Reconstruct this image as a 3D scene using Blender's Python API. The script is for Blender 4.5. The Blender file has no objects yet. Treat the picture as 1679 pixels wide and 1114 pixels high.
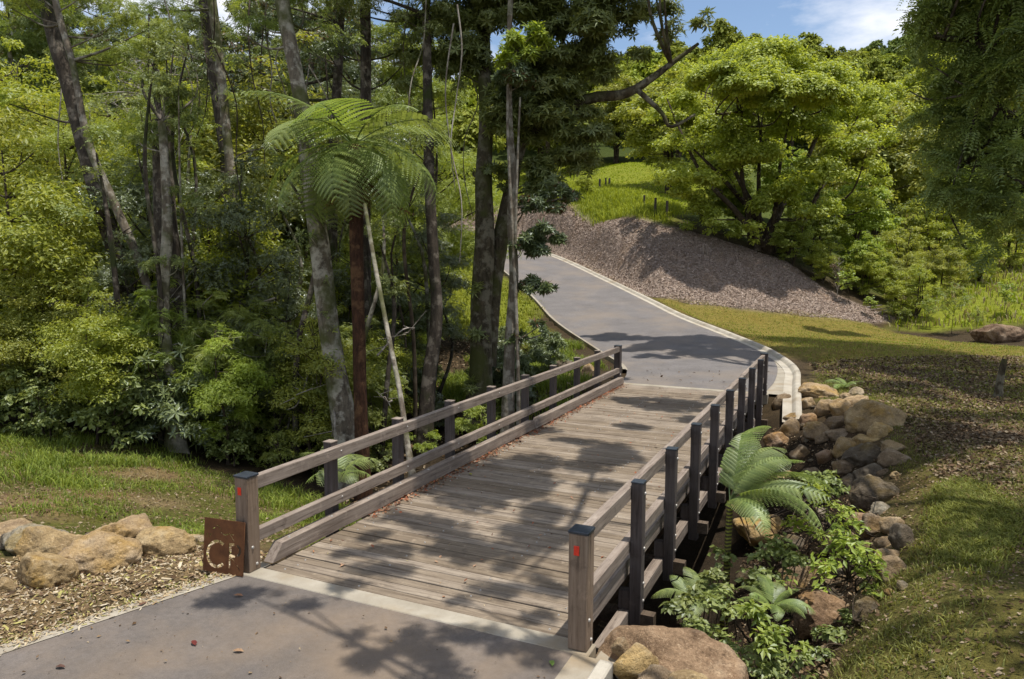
import bpy, bmesh, math, random
import numpy as np
from mathutils import Vector, Matrix, noise as mnoise

sc = bpy.context.scene
COL = sc.collection
R = math.radians
UP = np.array([0., 0., 1.])

# ------------------------------------------------------------------ camera
F_PX, IMG_W, IMG_H = 1217.05, 1679.0, 1114.0
CAM = np.array([4.1535, -6.1368, 3.5186])
YAW, PITCH, ROLL = -.4351, -.1055, .0029
FW = np.array([math.sin(YAW)*math.cos(PITCH), math.cos(YAW)*math.cos(PITCH), math.sin(PITCH)])
RT0 = np.array([math.cos(YAW), -math.sin(YAW), 0.])
UP0 = np.cross(RT0, FW)
RT = math.cos(ROLL)*RT0 + math.sin(ROLL)*UP0
UPV = -math.sin(ROLL)*RT0 + math.cos(ROLL)*UP0

cam_d = bpy.data.cameras.new("camera")
cam_d.sensor_width = 36.0
cam_d.lens = F_PX/IMG_W*36.0
cam_d.clip_end = 3000
cam = bpy.data.objects.new("camera", cam_d)
COL.objects.link(cam)
m = Matrix.Identity(4)
for i in range(3):
    m[i][0], m[i][1], m[i][2], m[i][3] = RT[i], UPV[i], -FW[i], CAM[i]
cam.matrix_world = m
sc.camera = cam

def at(x, y, d):
    """world point seen at photo pixel (x, y) at depth d metres"""
    return CAM + d*(FW + RT*(x-IMG_W/2)/F_PX + UPV*(IMG_H/2-y)/F_PX)

# ------------------------------------------------------------------ objects
def tag(o, label=None, cat=None, group=None, kind=None):
    if label: o["label"] = label
    if cat: o["category"] = cat
    if group: o["group"] = group
    if kind: o["kind"] = kind
    return o

def empty(name, loc, label=None, cat=None, group=None, rz=0.0):
    o = bpy.data.objects.new(name, None)
    COL.objects.link(o)
    o.location = [float(v) for v in loc]
    o.rotation_euler = (0, 0, rz)
    o.empty_display_size = .2
    return tag(o, label, cat, group)

def link(name, me, parent=None, mats=()):
    o = bpy.data.objects.new(name, me)
    COL.objects.link(o)
    if parent is not None: o.parent = parent
    for mm in mats:
        if mm is not None and len(me.materials) < len(mats): me.materials.append(mm)
    return o

def np_mesh(name, V, Q, smooth=False, var=None, mat_idx=None, uv=None):
    """mesh from numpy vertices (n,3) and faces (m,k) all of one size"""
    V = np.asarray(V, dtype=np.float32); Q = np.asarray(Q, dtype=np.int32)
    me = bpy.data.meshes.new(name)
    k = Q.shape[1]; mq = len(Q)
    me.vertices.add(len(V)); me.vertices.foreach_set("co", V.ravel())
    me.loops.add(mq*k); me.loops.foreach_set("vertex_index", Q.ravel())
    me.polygons.add(mq)
    me.polygons.foreach_set("loop_start", np.arange(0, mq*k, k, dtype=np.int32))
    me.polygons.foreach_set("loop_total", np.full(mq, k, dtype=np.int32))
    me.polygons.foreach_set("use_smooth", np.full(mq, smooth, dtype=bool))
    if mat_idx is not None: me.polygons.foreach_set("material_index", np.asarray(mat_idx, dtype=np.int32))
    if var is not None:
        a = me.attributes.new("var", 'FLOAT', 'FACE')
        a.data.foreach_set("value", np.asarray(var, dtype=np.float32))
    me.update(calc_edges=True)
    return me

class MB:
    """collects simple solids into one mesh"""
    def __init__(self): self.v = []; self.f = []; self.mi = []
    def add(self, V, Fc, mi=0):
        b = len(self.v)
        self.v += [tuple(float(c) for c in p) for p in V]
        self.f += [tuple(b+i for i in f) for f in Fc]
        self.mi += [mi]*len(Fc)
    def box(self, lo, hi, mi=0, bev=0.0, rot=None, org=None):
        x0, y0, z0 = lo; x1, y1, z1 = hi
        if bev > 0:
            bm = bmesh.new()
            bmesh.ops.create_cube(bm, size=1.0)
            for v in bm.verts:
                v.co = Vector(((x0+x1)/2+v.co.x*(x1-x0), (y0+y1)/2+v.co.y*(y1-y0), (z0+z1)/2+v.co.z*(z1-z0)))
            bmesh.ops.bevel(bm, geom=bm.edges[:], offset=bev, segments=1, affect='EDGES', profile=.5)
            bm.verts.index_update()
            V = [v.co[:] for v in bm.verts]; Fc = [[v.index for v in f.verts] for f in bm.faces]
            bm.free()
        else:
            V = [(x0,y0,z0),(x1,y0,z0),(x1,y1,z0),(x0,y1,z0),(x0,y0,z1),(x1,y0,z1),(x1,y1,z1),(x0,y1,z1)]
            Fc = [(0,3,2,1),(4,5,6,7),(0,1,5,4),(1,2,6,5),(2,3,7,6),(3,0,4,7)]
        self.add(V, Fc, mi)
    def prism(self, prof, a0, a1, axis='y', mi=0):
        n = len(prof); V = []
        for t in (a0, a1):
            for p, q in prof:
                V.append((p, t, q) if axis == 'y' else (t, p, q))
        Fc = [(i, (i+1) % n, n+(i+1) % n, n+i) for i in range(n)] + [tuple(range(n))[::-1], tuple(range(n, 2*n))]
        self.add(V, Fc, mi)
    def dome(self, c, r, nrm, mi=0):
        nrm = np.array(nrm, float); a = np.cross(nrm, [.3, .5, .81]); a /= np.linalg.norm(a); b = np.cross(nrm, a)
        V = [np.array(c)+r*(math.cos(t)*a+math.sin(t)*b) for t in np.linspace(0, 2*math.pi, 8, endpoint=False)]
        V += [np.array(c)+.7*r*(math.cos(t)*a+math.sin(t)*b)+nrm*r*.6 for t in np.linspace(0, 2*math.pi, 8, endpoint=False)]
        V.append(np.array(c)+nrm*r*.8)
        Fc = [(i, (i+1) % 8, 8+(i+1) % 8, 8+i) for i in range(8)] + [(8+i, 8+(i+1) % 8, 16) for i in range(8)]
        self.add(V, Fc, mi)
    def build(self, name, mats, parent=None, smooth=False):
        me = bpy.data.meshes.new(name)
        me.from_pydata(self.v, [], self.f)
        for mm in mats: me.materials.append(mm)
        for p, i in zip(me.polygons, self.mi): p.material_index = i; p.use_smooth = smooth
        bm = bmesh.new(); bm.from_mesh(me); bmesh.ops.recalc_face_normals(bm, faces=bm.faces[:]); bm.to_mesh(me); bm.free()
        me.update()
        return link(name, me, parent)

def nrm(a):
    return a/np.maximum(np.linalg.norm(a, axis=-1, keepdims=True), 1e-9)

def tube(pts, rad, sides=10, wob=.0, seed=0, flare=0.0):
    """tapered tube along a polyline, resampled smooth: returns V, Q"""
    pts = np.asarray(pts, float); rad = np.asarray(rad, float)
    n = len(pts)
    t = np.arange(n); seg = max(2, n*4 if n > 2 else 3)
    tt = np.linspace(0, n-1, seg)
    # Catmull-Rom
    def cr(a):
        out = []
        for s in tt:
            i = min(int(s), n-2); f = s-i
            p0 = a[max(i-1, 0)]; p1 = a[i]; p2 = a[i+1]; p3 = a[min(i+2, n-1)]
            out.append(.5*((2*p1)+(-p0+p2)*f+(2*p0-5*p1+4*p2-p3)*f*f+(-p0+3*p1-3*p2+p3)*f**3))
        return np.array(out)
    P = cr(pts) if n > 2 else np.array([pts[0]+(pts[1]-pts[0])*s for s in tt])
    r = np.interp(tt, t, rad)
    T = nrm(np.gradient(P, axis=0))
    ref = np.array([1., .13, .07]) if abs(T[0][2]) > .6 else np.array([.1, .2, 1.])
    A = nrm(np.cross(T, ref)); B = np.cross(T, A)
    ang = np.linspace(0, 2*math.pi, sides, endpoint=False)
    rg = np.random.default_rng(seed)
    ph = rg.random(4)*6.28
    V = []
    for i in range(len(P)):
        k = 1 + wob*(np.sin(2*ang+ph[0]+i*.35)+.7*np.sin(3*ang+ph[1]-i*.5)+.4*np.sin(5*ang+ph[2]+i*.21)) + wob*.8*(rg.random(sides)-.5)
        if flare > 0:
            u = max(0., 1-i/(len(P)*.16)); k = k*(1+flare*u*u*(1+.45*np.sin(5*ang+ph[3])))
        V.append(P[i]+(r[i]*k)[:, None]*(np.cos(ang)[:, None]*A[i]+np.sin(ang)[:, None]*B[i]))
    V = np.concatenate(V)
    S = len(P)
    i, j = np.meshgrid(np.arange(S-1), np.arange(sides), indexing='ij')
    jn = (j+1) % sides
    Q = np.stack([i*sides+j, i*sides+jn, (i+1)*sides+jn, (i+1)*sides+j], -1).reshape(-1, 4)
    return V, Q

def merge(parts):
    Vs, Qs, b = [], [], 0
    for V, Q in parts:
        Vs.append(V); Qs.append(Q+b); b += len(V)
    return np.concatenate(Vs), np.concatenate(Qs)

# ------------------------------------------------------------------ materials
MATS = {}
class G:
    def __init__(self, name):
        self.m = bpy.data.materials.new(name); self.m.use_nodes = True
        self.nt = self.m.node_tree; self.nt.nodes.clear()
        self.out = self.nt.nodes.new('ShaderNodeOutputMaterial')
        MATS[name] = self.m
    def n(self, t, ins=None, **kw):
        nd = self.nt.nodes.new('ShaderNode'+t)
        for k, v in kw.items(): setattr(nd, k, v)
        for k, v in (ins or {}).items():
            s = nd.inputs[k]
            if isinstance(v, bpy.types.NodeSocket): self.nt.links.new(v, s)
            else:
                if s.type == 'RGBA' and len(v) == 3: v = (*v, 1)
                s.default_value = v
        return nd
    def ramp(self, fac, stops, interp='LINEAR'):
        nd = self.n('ValToRGB', {'Fac': fac}); cr = nd.color_ramp; cr.interpolation = interp
        while len(cr.elements) < len(stops): cr.elements.new(.5)
        for e, (p, c) in zip(cr.elements, stops):
            e.position = p; e.color = (*c, 1) if len(c) == 3 else c
        return nd.outputs['Color']
    def val(self, fac, a, b, lo, hi):
        nd = self.n('MapRange', {'Value': fac, 'From Min': a, 'From Max': b, 'To Min': lo, 'To Max': hi}); return nd.outputs['Result']
    def noise(self, scale, vec=None, detail=4, rough=.55, dist=0.0):
        ins = {'Scale': scale, 'Detail': detail, 'Roughness': rough, 'Distortion': dist}
        if vec is not None: ins['Vector'] = vec
        return self.n('TexNoise', ins).outputs['Fac']
    def mix(self, f, a, b, blend='MIX'):
        nd = self.n('Mix', data_type='RGBA', blend_type=blend)
        for s, v in (('Factor', f), ('A', a), ('B', b)):
            sk = [q for q in nd.inputs if q.name == s and q.type == ('VALUE' if s == 'Factor' else 'RGBA')][0]
            if isinstance(v, bpy.types.NodeSocket): self.nt.links.new(v, sk)
            else: sk.default_value = v if s == 'Factor' else (*v, 1)
        return [q for q in nd.outputs if q.type == 'RGBA'][0]
    def math(self, op, a, b=0.0):
        nd = self.n('Math', operation=op)
        for i, v in enumerate((a, b)):
            if isinstance(v, bpy.types.NodeSocket): self.nt.links.new(v, nd.inputs[i])
            else: nd.inputs[i].default_value = v
        return nd.outputs[0]
    def obj(self): return self.n('TexCoord').outputs['Object']
    def pos(self): return self.n('NewGeometry').outputs['Position']
    def scale(self, vec, s):
        return self.n('Mapping', {'Vector': vec, 'Scale': s}).outputs[0]
    def bump(self, h, strength=.4, dist=.02):
        return self.n('Bump', {'Height': h, 'Strength': strength, 'Distance': dist}).outputs['Normal']
    def principled(self, col, rough=.8, normal=None, metal=0.0, spec=.3):
        ins = {'Base Color': col, 'Roughness': rough, 'Metallic': metal, 'Specular IOR Level': spec}
        if normal is not None: ins['Normal'] = normal
        p = self.n('BsdfPrincipled', ins)
        self.nt.links.new(p.outputs[0], self.out.inputs['Surface']); return self.m

def leaf_mat(name, dark, light, trans=.4, gloss=.05, rough=.42, brown=None):
    gloss = gloss*.7; rough = rough+.05
    g = G(name)
    v = g.n('Attribute', attribute_name='var').outputs['Fac']
    stops = [(0, dark), (.55, tuple((a+b)/2 for a, b in zip(dark, light))), (1, light)]
    c = g.ramp(v, stops)
    rnd = g.n('ObjectInfo').outputs['Random']
    c = g.n('HueSaturation', {'Hue': g.val(rnd, 0, 1, .491, .509) if name != 'leaf_round' else .503, 'Saturation': g.val(rnd, 0, 1, .94, 1.05), 'Value': g.val(rnd, 0, 1, .92, 1.18) if name != 'leaf_round' else 1.1, 'Color': c}).outputs[0]
    big = g.noise(.9, g.pos(), 2)
    c = g.mix(g.val(big, .35, .7, 0., .35), c, tuple(x*.8 for x in dark))
    if brown: c = g.mix(g.val(v, .965, .97, 0, 1), c, brown)
    d = g.n('BsdfDiffuse', {'Color': c})
    tc = g.mix(.5, c, g.mix(1., c, (1.25, 1.15, .35), 'MULTIPLY'))
    t = g.n('BsdfTranslucent', {'Color': tc})
    mx = g.n('MixShader', {0: trans, 1: d.outputs[0], 2: t.outputs[0]})
    gl = g.n('BsdfGlossy', {'Color': (.8, .85, .9), 'Roughness': rough})
    mx2 = g.n('MixShader', {0: gloss, 1: mx.outputs[0], 2: gl.outputs[0]})
    g.nt.links.new(mx2.outputs[0], g.out.inputs['Surface'])
    return g.m

def bark_mat(name, base, pale, dark, pale_amt=.5, moss=None, moss_amt=0.0, vs=1.0):
    g = G(name); p = g.pos()
    st = g.scale(p, (9*vs, 9*vs, 2.2*vs))
    n1 = g.noise(1.0, st, 6, .65, .4)
    n2 = g.noise(3.2, p, 5, .6)
    n3 = g.noise(11., p, 3, .6)
    c = g.ramp(n1, [(.3, dark), (.62, base)])
    c = g.mix(g.val(n2, .62-.3*pale_amt, .68-.22*pale_amt, 0, .85), c, pale)
    c = g.mix(g.val(n3, .5, .75, 0, .5), c, dark)
    if moss: c = g.mix(g.val(g.noise(1.1, p, 4), .6-.35*moss_amt, .7-.25*moss_amt, 0, .9), c, moss)
    return g.principled(c, .9, g.bump(n1, .9, .03), spec=.15)

def wood_mat(name, a, b, dark, axis=1, stain=.35, tone=1.0):
    g = G(name); p = g.pos()
    sc_ = [26, 26, 26]; sc_[axis] = 1.3
    grain = g.noise(1.0, g.scale(p, sc_), 6, .65, .6)
    broad = g.noise(1.3, p, 4)
    island = g.n('NewGeometry').outputs['Random Per Island']
    c = g.ramp(grain, [(.28, dark), (.45, a), (.72, b)])
    c = g.n('HueSaturation', {'Value': g.val(island, 0, 1, .78, 1.2), 'Saturation': g.val(island, 0, 1, 1.1, .85), 'Color': c}).outputs[0]
    c = g.mix(g.val(broad, .42, .7, 0, stain), c, dark)
    lich = g.noise(5.5, p, 5, .7)
    c = g.mix(g.val(lich, .58, .7, 0, .4), c, tuple(min(1, x*1.35) for x in b))
    c = g.mix(g.val(lich, .42, .32, 0, .45), c, dark)
    cr = g.noise(1.0, g.scale(p, [s*2.6 for s in sc_]), 3, .6)
    c = g.mix(g.val(cr, .64, .7, 0, .6), c, tuple(x*.35 for x in dark))
    return g.principled(c, .78, g.bump(grain, .5, .01), spec=.25)

# timber
wood_mat('weathered_deck_timber', (.215, .168, .12), (.345, .28, .205), (.082, .06, .042), axis=0, stain=.45)
wood_mat('weathered_rail_timber', (.225, .178, .142), (.35, .29, .238), (.088, .064, .05), axis=1, stain=.3)
wood_mat('post_timber', (.22, .155, .105), (.3, .225, .16), (.09, .062, .042), axis=2, stain=.35)
wood_mat('dark_post_timber', (.075, .06, .054), (.11, .092, .085), (.032, .026, .024), axis=2, stain=.3)
wood_mat('girder_timber', (.1, .07, .045), (.15, .11, .075), (.035, .026, .02), axis=1)
g = G('post_cap_metal'); g.principled(g.ramp(g.noise(30, g.pos()), [(.3, (.03, .038, .05)), (.7, (.06, .07, .085))]), .35, metal=.3, spec=.5)
g = G('galvanised_bolt'); g.principled((.4, .38, .35), .5, metal=.4)
g = G('red_reflector'); g.principled(g.ramp(g.noise(60, g.pos()), [(.3, (.62, .025, .01)), (.7, (.8, .05, .02))]), .3, spec=.6)
g = G('corten_steel'); p = g.pos()
g.principled(g.ramp(g.noise(7, p, 6, .7), [(.3, (.085, .034, .014)), (.6, (.15, .062, .024)), (.8, (.2, .09, .035))]), .75, g.bump(g.noise(90, p), .2, .003), metal=.15)
def concrete(name, a, b, stain):
    g = G(name); p = g.pos()
    n1 = g.noise(2.2, p, 6, .62); n2 = g.noise(70, p, 3)
    c = g.ramp(n1, [(.3, a), (.7, b)])
    c = g.mix(g.val(g.noise(.8, p, 5, .65), .5, .68, 0, .6), c, stain)
    c = g.mix(g.val(n2, .55, .8, 0, .3), c, tuple(x*.5 for x in a))
    return g.principled(c, .9, g.bump(n2, .25, .004), spec=.2)
concrete('edge_concrete', (.27, .235, .18), (.4, .36, .29), (.26, .18, .09))
concrete('kerb_concrete', (.36, .32, .26), (.5, .46, .38), (.3, .23, .14))
def asphalt(name, a, b, dirt, dirt_amt):
    g = G(name); p = g.pos()
    n1 = g.noise(55, p, 6, .85); n2 = g.noise(1.1, p, 5, .6); v = g.n('TexVoronoi', {'Vector': p, 'Scale': 120.}).outputs['Distance']
    c = g.ramp(n2, [(.3, a), (.7, b)])
    c = g.mix(g.val(n1, .55, .75, 0, .5), c, tuple(min(1, x*1.7) for x in b))
    c = g.mix(g.val(n1, .45, .3, 0, .6), c, tuple(x*.45 for x in a))
    n5 = g.noise(13, p, 5, .8)
    c = g.mix(g.val(n5, .4, .65, .0, .42), c, tuple(x*.6 for x in a))
    c = g.mix(g.val(g.noise(.45, p, 5, .6), .46, .64, 0, dirt_amt), c, dirt)
    return g.principled(c, .88, g.bump(v, .35, .006), spec=.25)
asphalt('near_asphalt', (.122, .105, .092), (.178, .153, .134), (.25, .18, .115), .5)
asphalt('far_asphalt', (.145, .133, .127), (.2, .184, .176), (.25, .2, .15), .4)

def rock_mat(name, a, b, c3, lich):
    g = G(name); p = g.obj()
    pw = g.pos()
    n1 = g.noise(2.6, pw, 6, .6); n2 = g.noise(9., pw, 6, .7); n3 = g.noise(1.7, pw, 4)
    tint = g.n('ObjectInfo').outputs['Color']; n6 = g.noise(38., pw, 4, .8)
    c = g.ramp(n1, [(.3, a), (.55, b), (.75, c3)])
    c = g.mix(g.val(n3, .5, .62, 0, .7), c, lich)
    c = g.mix(g.val(n2, .56, .72, 0, .55), c, tuple(x*.3 for x in a))
    c = g.mix(g.val(n2, .4, .3, 0, .5), c, tuple(min(1, x*1.5) for x in c3))
    c = g.mix(g.val(n6, .52, .72, 0, .6), c, tuple(x*.35 for x in a))
    c = g.mix(g.val(n6, .44, .3, 0, .5), c, tuple(min(1, x*1.35) for x in c3))
    c = g.mix(1., c, tint, 'MULTIPLY')
    pt = g.n('NewGeometry').outputs['Pointiness']  # crevice shade painted into the colour, ridges lightened
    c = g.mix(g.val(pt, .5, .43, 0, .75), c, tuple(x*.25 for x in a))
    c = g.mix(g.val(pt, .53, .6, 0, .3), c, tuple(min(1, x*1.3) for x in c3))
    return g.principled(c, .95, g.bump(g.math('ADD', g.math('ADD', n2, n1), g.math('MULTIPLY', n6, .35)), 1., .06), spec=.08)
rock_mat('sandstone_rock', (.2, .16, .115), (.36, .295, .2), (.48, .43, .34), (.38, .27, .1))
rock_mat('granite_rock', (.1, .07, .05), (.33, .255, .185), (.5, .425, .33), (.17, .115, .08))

# bark
bark_mat('pale_lichen_bark', (.2, .165, .12), (.42, .385, .31), (.065, .052, .04), .55, (.075, .08, .024), .35)
bark_mat('pale_smooth_bark', (.19, .155, .115), (.34, .31, .25), (.08, .065, .045), .5, (.07, .075, .025), .2)
bark_mat('dark_bark', (.085, .068, .052), (.2, .17, .135), (.024, .019, .015), .35, (.04, .05, .015), .15)
bark_mat('mossy_bark', (.1, .08, .05), (.2, .18, .13), (.03, .025, .016), .45, (.07, .075, .022), .3)
bark_mat('fern_trunk_fibre', (.075, .036, .02), (.13, .07, .035), (.02, .011, .008), .35, vs=2.2)
bark_mat('dead_frond_fibre', (.2, .12, .06), (.28, .18, .1), (.1, .055, .03), .3)
bark_mat('dead_twig_bark', (.3, .26, .21), (.42, .38, .33), (.16, .13, .1), .5)
bark_mat('twig_bark', (.08, .06, .04), (.14, .11, .08), (.03, .022, .015), .3)
g = G('banded_trunk'); p = g.pos()
w = g.n('TexWave', {'Vector': p, 'Scale': 7., 'Distortion': 1.5, 'Detail': 2.}, wave_type='BANDS', bands_direction='Z').outputs['Fac']
g.principled(g.ramp(w, [(.45, (.05, .035, .02)), (.7, (.22, .22, .035))]), .8)

# leaves: (dark, light)
leaf_mat('leaf_bright', (0.18, 0.245, 0.035), (0.47, 0.53, 0.09), .45)
leaf_mat('leaf_sunny', (0.2, 0.25, 0.03), (0.54, 0.55, 0.09), .5)
leaf_mat('leaf_round', (.21, .27, .03), (.55, .59, .085), .5)
leaf_mat('leaf_mid', (0.125, 0.17, 0.04), (0.35, 0.4, 0.11), .38, .06)
leaf_mat('leaf_dark', (0.07, 0.1, 0.035), (0.22, 0.26, 0.1), .28, .09, .35, brown=(.2, .1, .04))
leaf_mat('leaf_glossy', (0.085, 0.115, 0.04), (0.26, 0.3, 0.11), .28, .11, .3)
leaf_mat('leaf_spring', (0.18, 0.25, 0.035), (0.45, 0.51, 0.11), .5, .06)
leaf_mat('leaf_hill', (0.15, 0.195, 0.024), (0.36, 0.39, 0.05), .25, .02)
leaf_mat('leaf_hill_far', (0.11, 0.155, 0.035), (0.23, 0.28, 0.06), .2, .02)
leaf_mat('leaf_fern', (.14,.2,.04), (.42,.5,.13), .42, .07)
leaf_mat('leaf_fern_pale', (0.16, 0.23, 0.06), (0.42, 0.5, 0.14), .42, .08)
leaf_mat('leaf_dead', (.09, .045, .02), (.24, .14, .06), .25, .02)
leaf_mat('grass_blade', (0.1, 0.15, 0.018), (0.33, 0.38, 0.06), .4, .03, .5)
leaf_mat('lawn_blade', (0.13, 0.15, 0.024), (0.38, 0.39, 0.085), .4, .03, .5, brown=(.3, .2, .09))
leaf_mat('pasture_blade', (0.2, 0.25, 0.02), (0.42, 0.46, 0.05), .4, .02, .5)
leaf_mat('straw_blade', (.2, .16, .07), (.42, .36, .19), .35, .02, .5)
def litter_mat(name, cols):
    g = G(name)
    v = g.n('Attribute', attribute_name='var').outputs['Fac']
    k = len(cols)
    c = g.ramp(v, [(i/k, c) for i, c in enumerate(cols)], 'CONSTANT')
    c = g.mix(g.val(g.noise(40, g.pos()), .4, .7, 0, .4), c, tuple(x*.45 for x in cols[0]))
    return g.principled(c, .85, spec=.2)
litter_mat('leaf_litter', [(.1, .06, .03), (.17, .11, .06), (.23, .155, .085), (.13, .08, .045), (.34, .27, .18), (.07, .045, .025), (.26, .19, .115)])
litter_mat('wood_chips', [(.42, .31, .17), (.52, .41, .25), (.3, .2, .1), (.46, .38, .26), (.58, .5, .36), (.4, .36, .12), (.2, .13, .075)])
litter_mat('mulch_chips', [(.41, .315, .255), (.51, .41, .34), (.3, .215, .17), (.59, .49, .415), (.43, .335, .275), (.21, .145, .11), (.52, .42, .355)])
litter_mat('red_leaf_litter', [(.25, .09, .045), (.33, .17, .09), (.18, .075, .04), (.42, .26, .16), (.12, .06, .035), (.36, .12, .06)])

# ------------------------------------------------------------------ terrain
def W(x, y, d):
    return tuple(at(x, y, d))
# the two edges of the far road, from the bridge end up the hill
RE = [(2.0, 14.62, 0), (2.05, 17, .01), (1.8, 20, .07), (1.05, 22.6, .17), (-1.04, 25.8, .48),
      W(1110, 520, 35.6), W(1060, 495, 39.5), W(985, 458, 47), W(910, 423, 55), W(840, 400, 60), W(765, 382, 64), W(715, 378, 68), W(640, 376, 74), W(520, 372, 84)]
LE = [(-2.0, 14.62, 0), (-2.3, 16.3, .01), (-2.9, 18, .03), (-4.3, 20.3, .09), (-6.07, 23.15, .2), (-7.81, 25.6, .42),
      W(905, 520, 36.4), W(880, 492, 41), W(845, 459, 46.5), W(800, 424, 52), W(750, 396, 56.5), W(718, 389, 60), W(640, 386, 66), W(520, 381, 76)]
def resample(P, n):
    P = np.array(P, float)
    s = np.r_[0, np.cumsum(np.linalg.norm(np.diff(P, axis=0), axis=1))]
    # smooth by Catmull-Rom on parameter
    out = []
    for q in np.linspace(0, s[-1], n):
        i = min(np.searchsorted(s, q, side='right')-1, len(P)-2); f = (q-s[i])/(s[i+1]-s[i])
        p0, p1, p2, p3 = P[max(i-1, 0)], P[i], P[i+1], P[min(i+2, len(P)-1)]
        out.append(.5*((2*p1)+(-p0+p2)*f+(2*p0-5*p1+4*p2-p3)*f*f+(-p0+3*p1-3*p2+p3)*f**3))
    return np.array(out)
NR = 120
REs, LEd = resample(RE, NR), resample(LE, 700)
_j = np.maximum.accumulate([int(((LEd-q)[:, :2]**2).sum(1).argmin()) for q in REs]); _j[0] = 0
LEs = LEd[_j]
ROADC = (REs+LEs)/2
ROADH = np.linalg.norm((REs-LEs)[:, :2], axis=1)/2

CP = []
def cp(*a):
    for q in a: CP.append(q)
cp((-3,-8,0),(0,-9,0),(2.3,-8,0),(-2.8,-3,0),(0,-3,0),(2.35,-2,0),(2.35,-5,0),(-3,-.3,0),(-10,-8,.1),(-20,-9,.3),(11,-8,0),(22,-8,.1),(0,-40,0),(-60,-40,2),(60,-40,1),(0,0,-.1),(2.4,0.1,-.1))
cp((-3.7,-1.3,.02),(-4.6,-2.6,.05),(-3.2,.6,-.12),(-5.5,1.2,-.5),(-8,1.,-.4),(-10,-1,-.1),(-7,3.4,-.95),(-4,3,-1.0),(-3,5,-1.9),(-10,5,-1.1),(-14,4,-.8),(-13,8,-1.2),(-20,6,-.8))
cp((-12,13,-2.0),(-8,11,-2.2),(-4,8.5,-2.4),(-1,7.3,-2.5),(2.4,6.4,-2.5),(0,3.5,-2.0),(0,11,-2.0),(2.6,10,-1.6),(-2.6,11.5,-1.6),(0,13.8,-.8),(-2.6,14,-.35),(2.5,13.8,-.6))
cp((3.1,4.,-2.4),(2.95,2.,-2.0),(3.1,.6,-1.3),(3.3,-2,-.7),(3.6,-6,-.6),(4.,-12,-.6),(2.6,8,-2.2))
cp((2.55,.6,-.9),(2.5,-.8,-.3),(2.6,-3,-.3),(4.75,4.5,-.1),(4.3,2.4,-.22),(3.95,.8,-.3),(4.6,1.2,-.15),(5.3,0,-.1),(6.2,-2,-.05),(6.8,-6,0),(7.5,-12,0),(4.7,7.5,-.2),(4.75,10,-.15),(4.6,12.2,-.05),(3.5,13.0,-.16),(2.8,13.0,-.25),(3.1,13.6,-.08),(2.9,14.8,-.05),(2.9,17,.0),(3.6,9.5,-1.3),(4.05,5.5,-1.1),(3.65,2.6,-1.2))
cp((6.5,4,0),(6,8,.02),(7,12,.02),(4,16,.02),(3.5,20,.05),(8,20,.05),(10,30,-.05),(14,10,.1),(18,20,.2),(14,2,.1),(22,4,.3),(20,33,.1),(30,30,.8),(40,10,2),(4,25,.25))
cp((-8,15,-1.2),(-7,18,-.5),(-10,20,-.7),(-13,16,-1.4),(-9,24,.2),(-18,12,-1.0),(-18,20,-.3),(-16,28,1.0),(-26,10,-.2),(-30,25,1.5),(-45,10,3),(-50,40,8),(-70,20,10))
cp(W(1230,507,41),W(1330,521,40.5),W(1420,527,42),W(1500,533,42),W(1130,500,40.5))
cp(W(1090,387,47.5),W(1010,366,51),W(920,346,58),W(1160,402,47),W(1270,432,46),W(1340,482,43.5),W(800,346,68),W(720,356,74),W(1200,450,43.5),W(1110,440,44),W(1000,410,49.5),W(930,390,55.5))
cp(W(1060,330,58),W(1000,310,68),W(1090,275,80),W(1020,268,86),W(960,290,80),W(1250,395,54),W(1350,420,54),W(900,300,92))
cp(W(1480,490,50),W(1600,482,46),W(1660,440,56),W(1679,370,72),W(1560,440,58),W(1460,430,62),W(1400,380,75),W(1750,400,60),W(1850,300,80))
cp(W(760,395,56),W(740,430,50),W(745,480,44),W(690,420,52),W(640,400,60))
# far hills
cp(W(1100,215,120),W(1250,150,140),W(1000,230,120),W(1150,158,165),W(1300,138,165),W(1400,150,165),W(950,180,160),W(800,200,160),W(600,220,150))
cp(W(1450,250,130),W(1500,160,190),W(1600,110,200),W(1420,150,240),W(1520,75,250),W(1700,60,230),W(1900,50,220),W(1300,160,260),W(1100,190,260),W(800,230,260),W(400,240,240),W(100,300,160),W(-200,300,160),W(2200,150,200))
cp((-200,60,30),(-300,300,60),(0,420,70),(300,400,80),(300,50,40),(250,-60,15),(-250,-60,15),(-100,120,22))
CPA = np.array(CP, float)
_c = 2.2
def _phi(r2): return np.sqrt(r2+_c*_c)
_d2 = ((CPA[:, None, :2]-CPA[None, :, :2])**2).sum(-1)
_n = len(CPA)
_A = np.zeros((_n+3, _n+3)); _A[:_n, :_n] = -_phi(_d2)+np.eye(_n)*.15
_Pm = np.c_[np.ones(_n), CPA[:, :2]/100]; _A[:_n, _n:] = _Pm; _A[_n:, :_n] = _Pm.T
_wt = np.linalg.solve(_A, np.r_[CPA[:, 2], 0, 0, 0])
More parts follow.
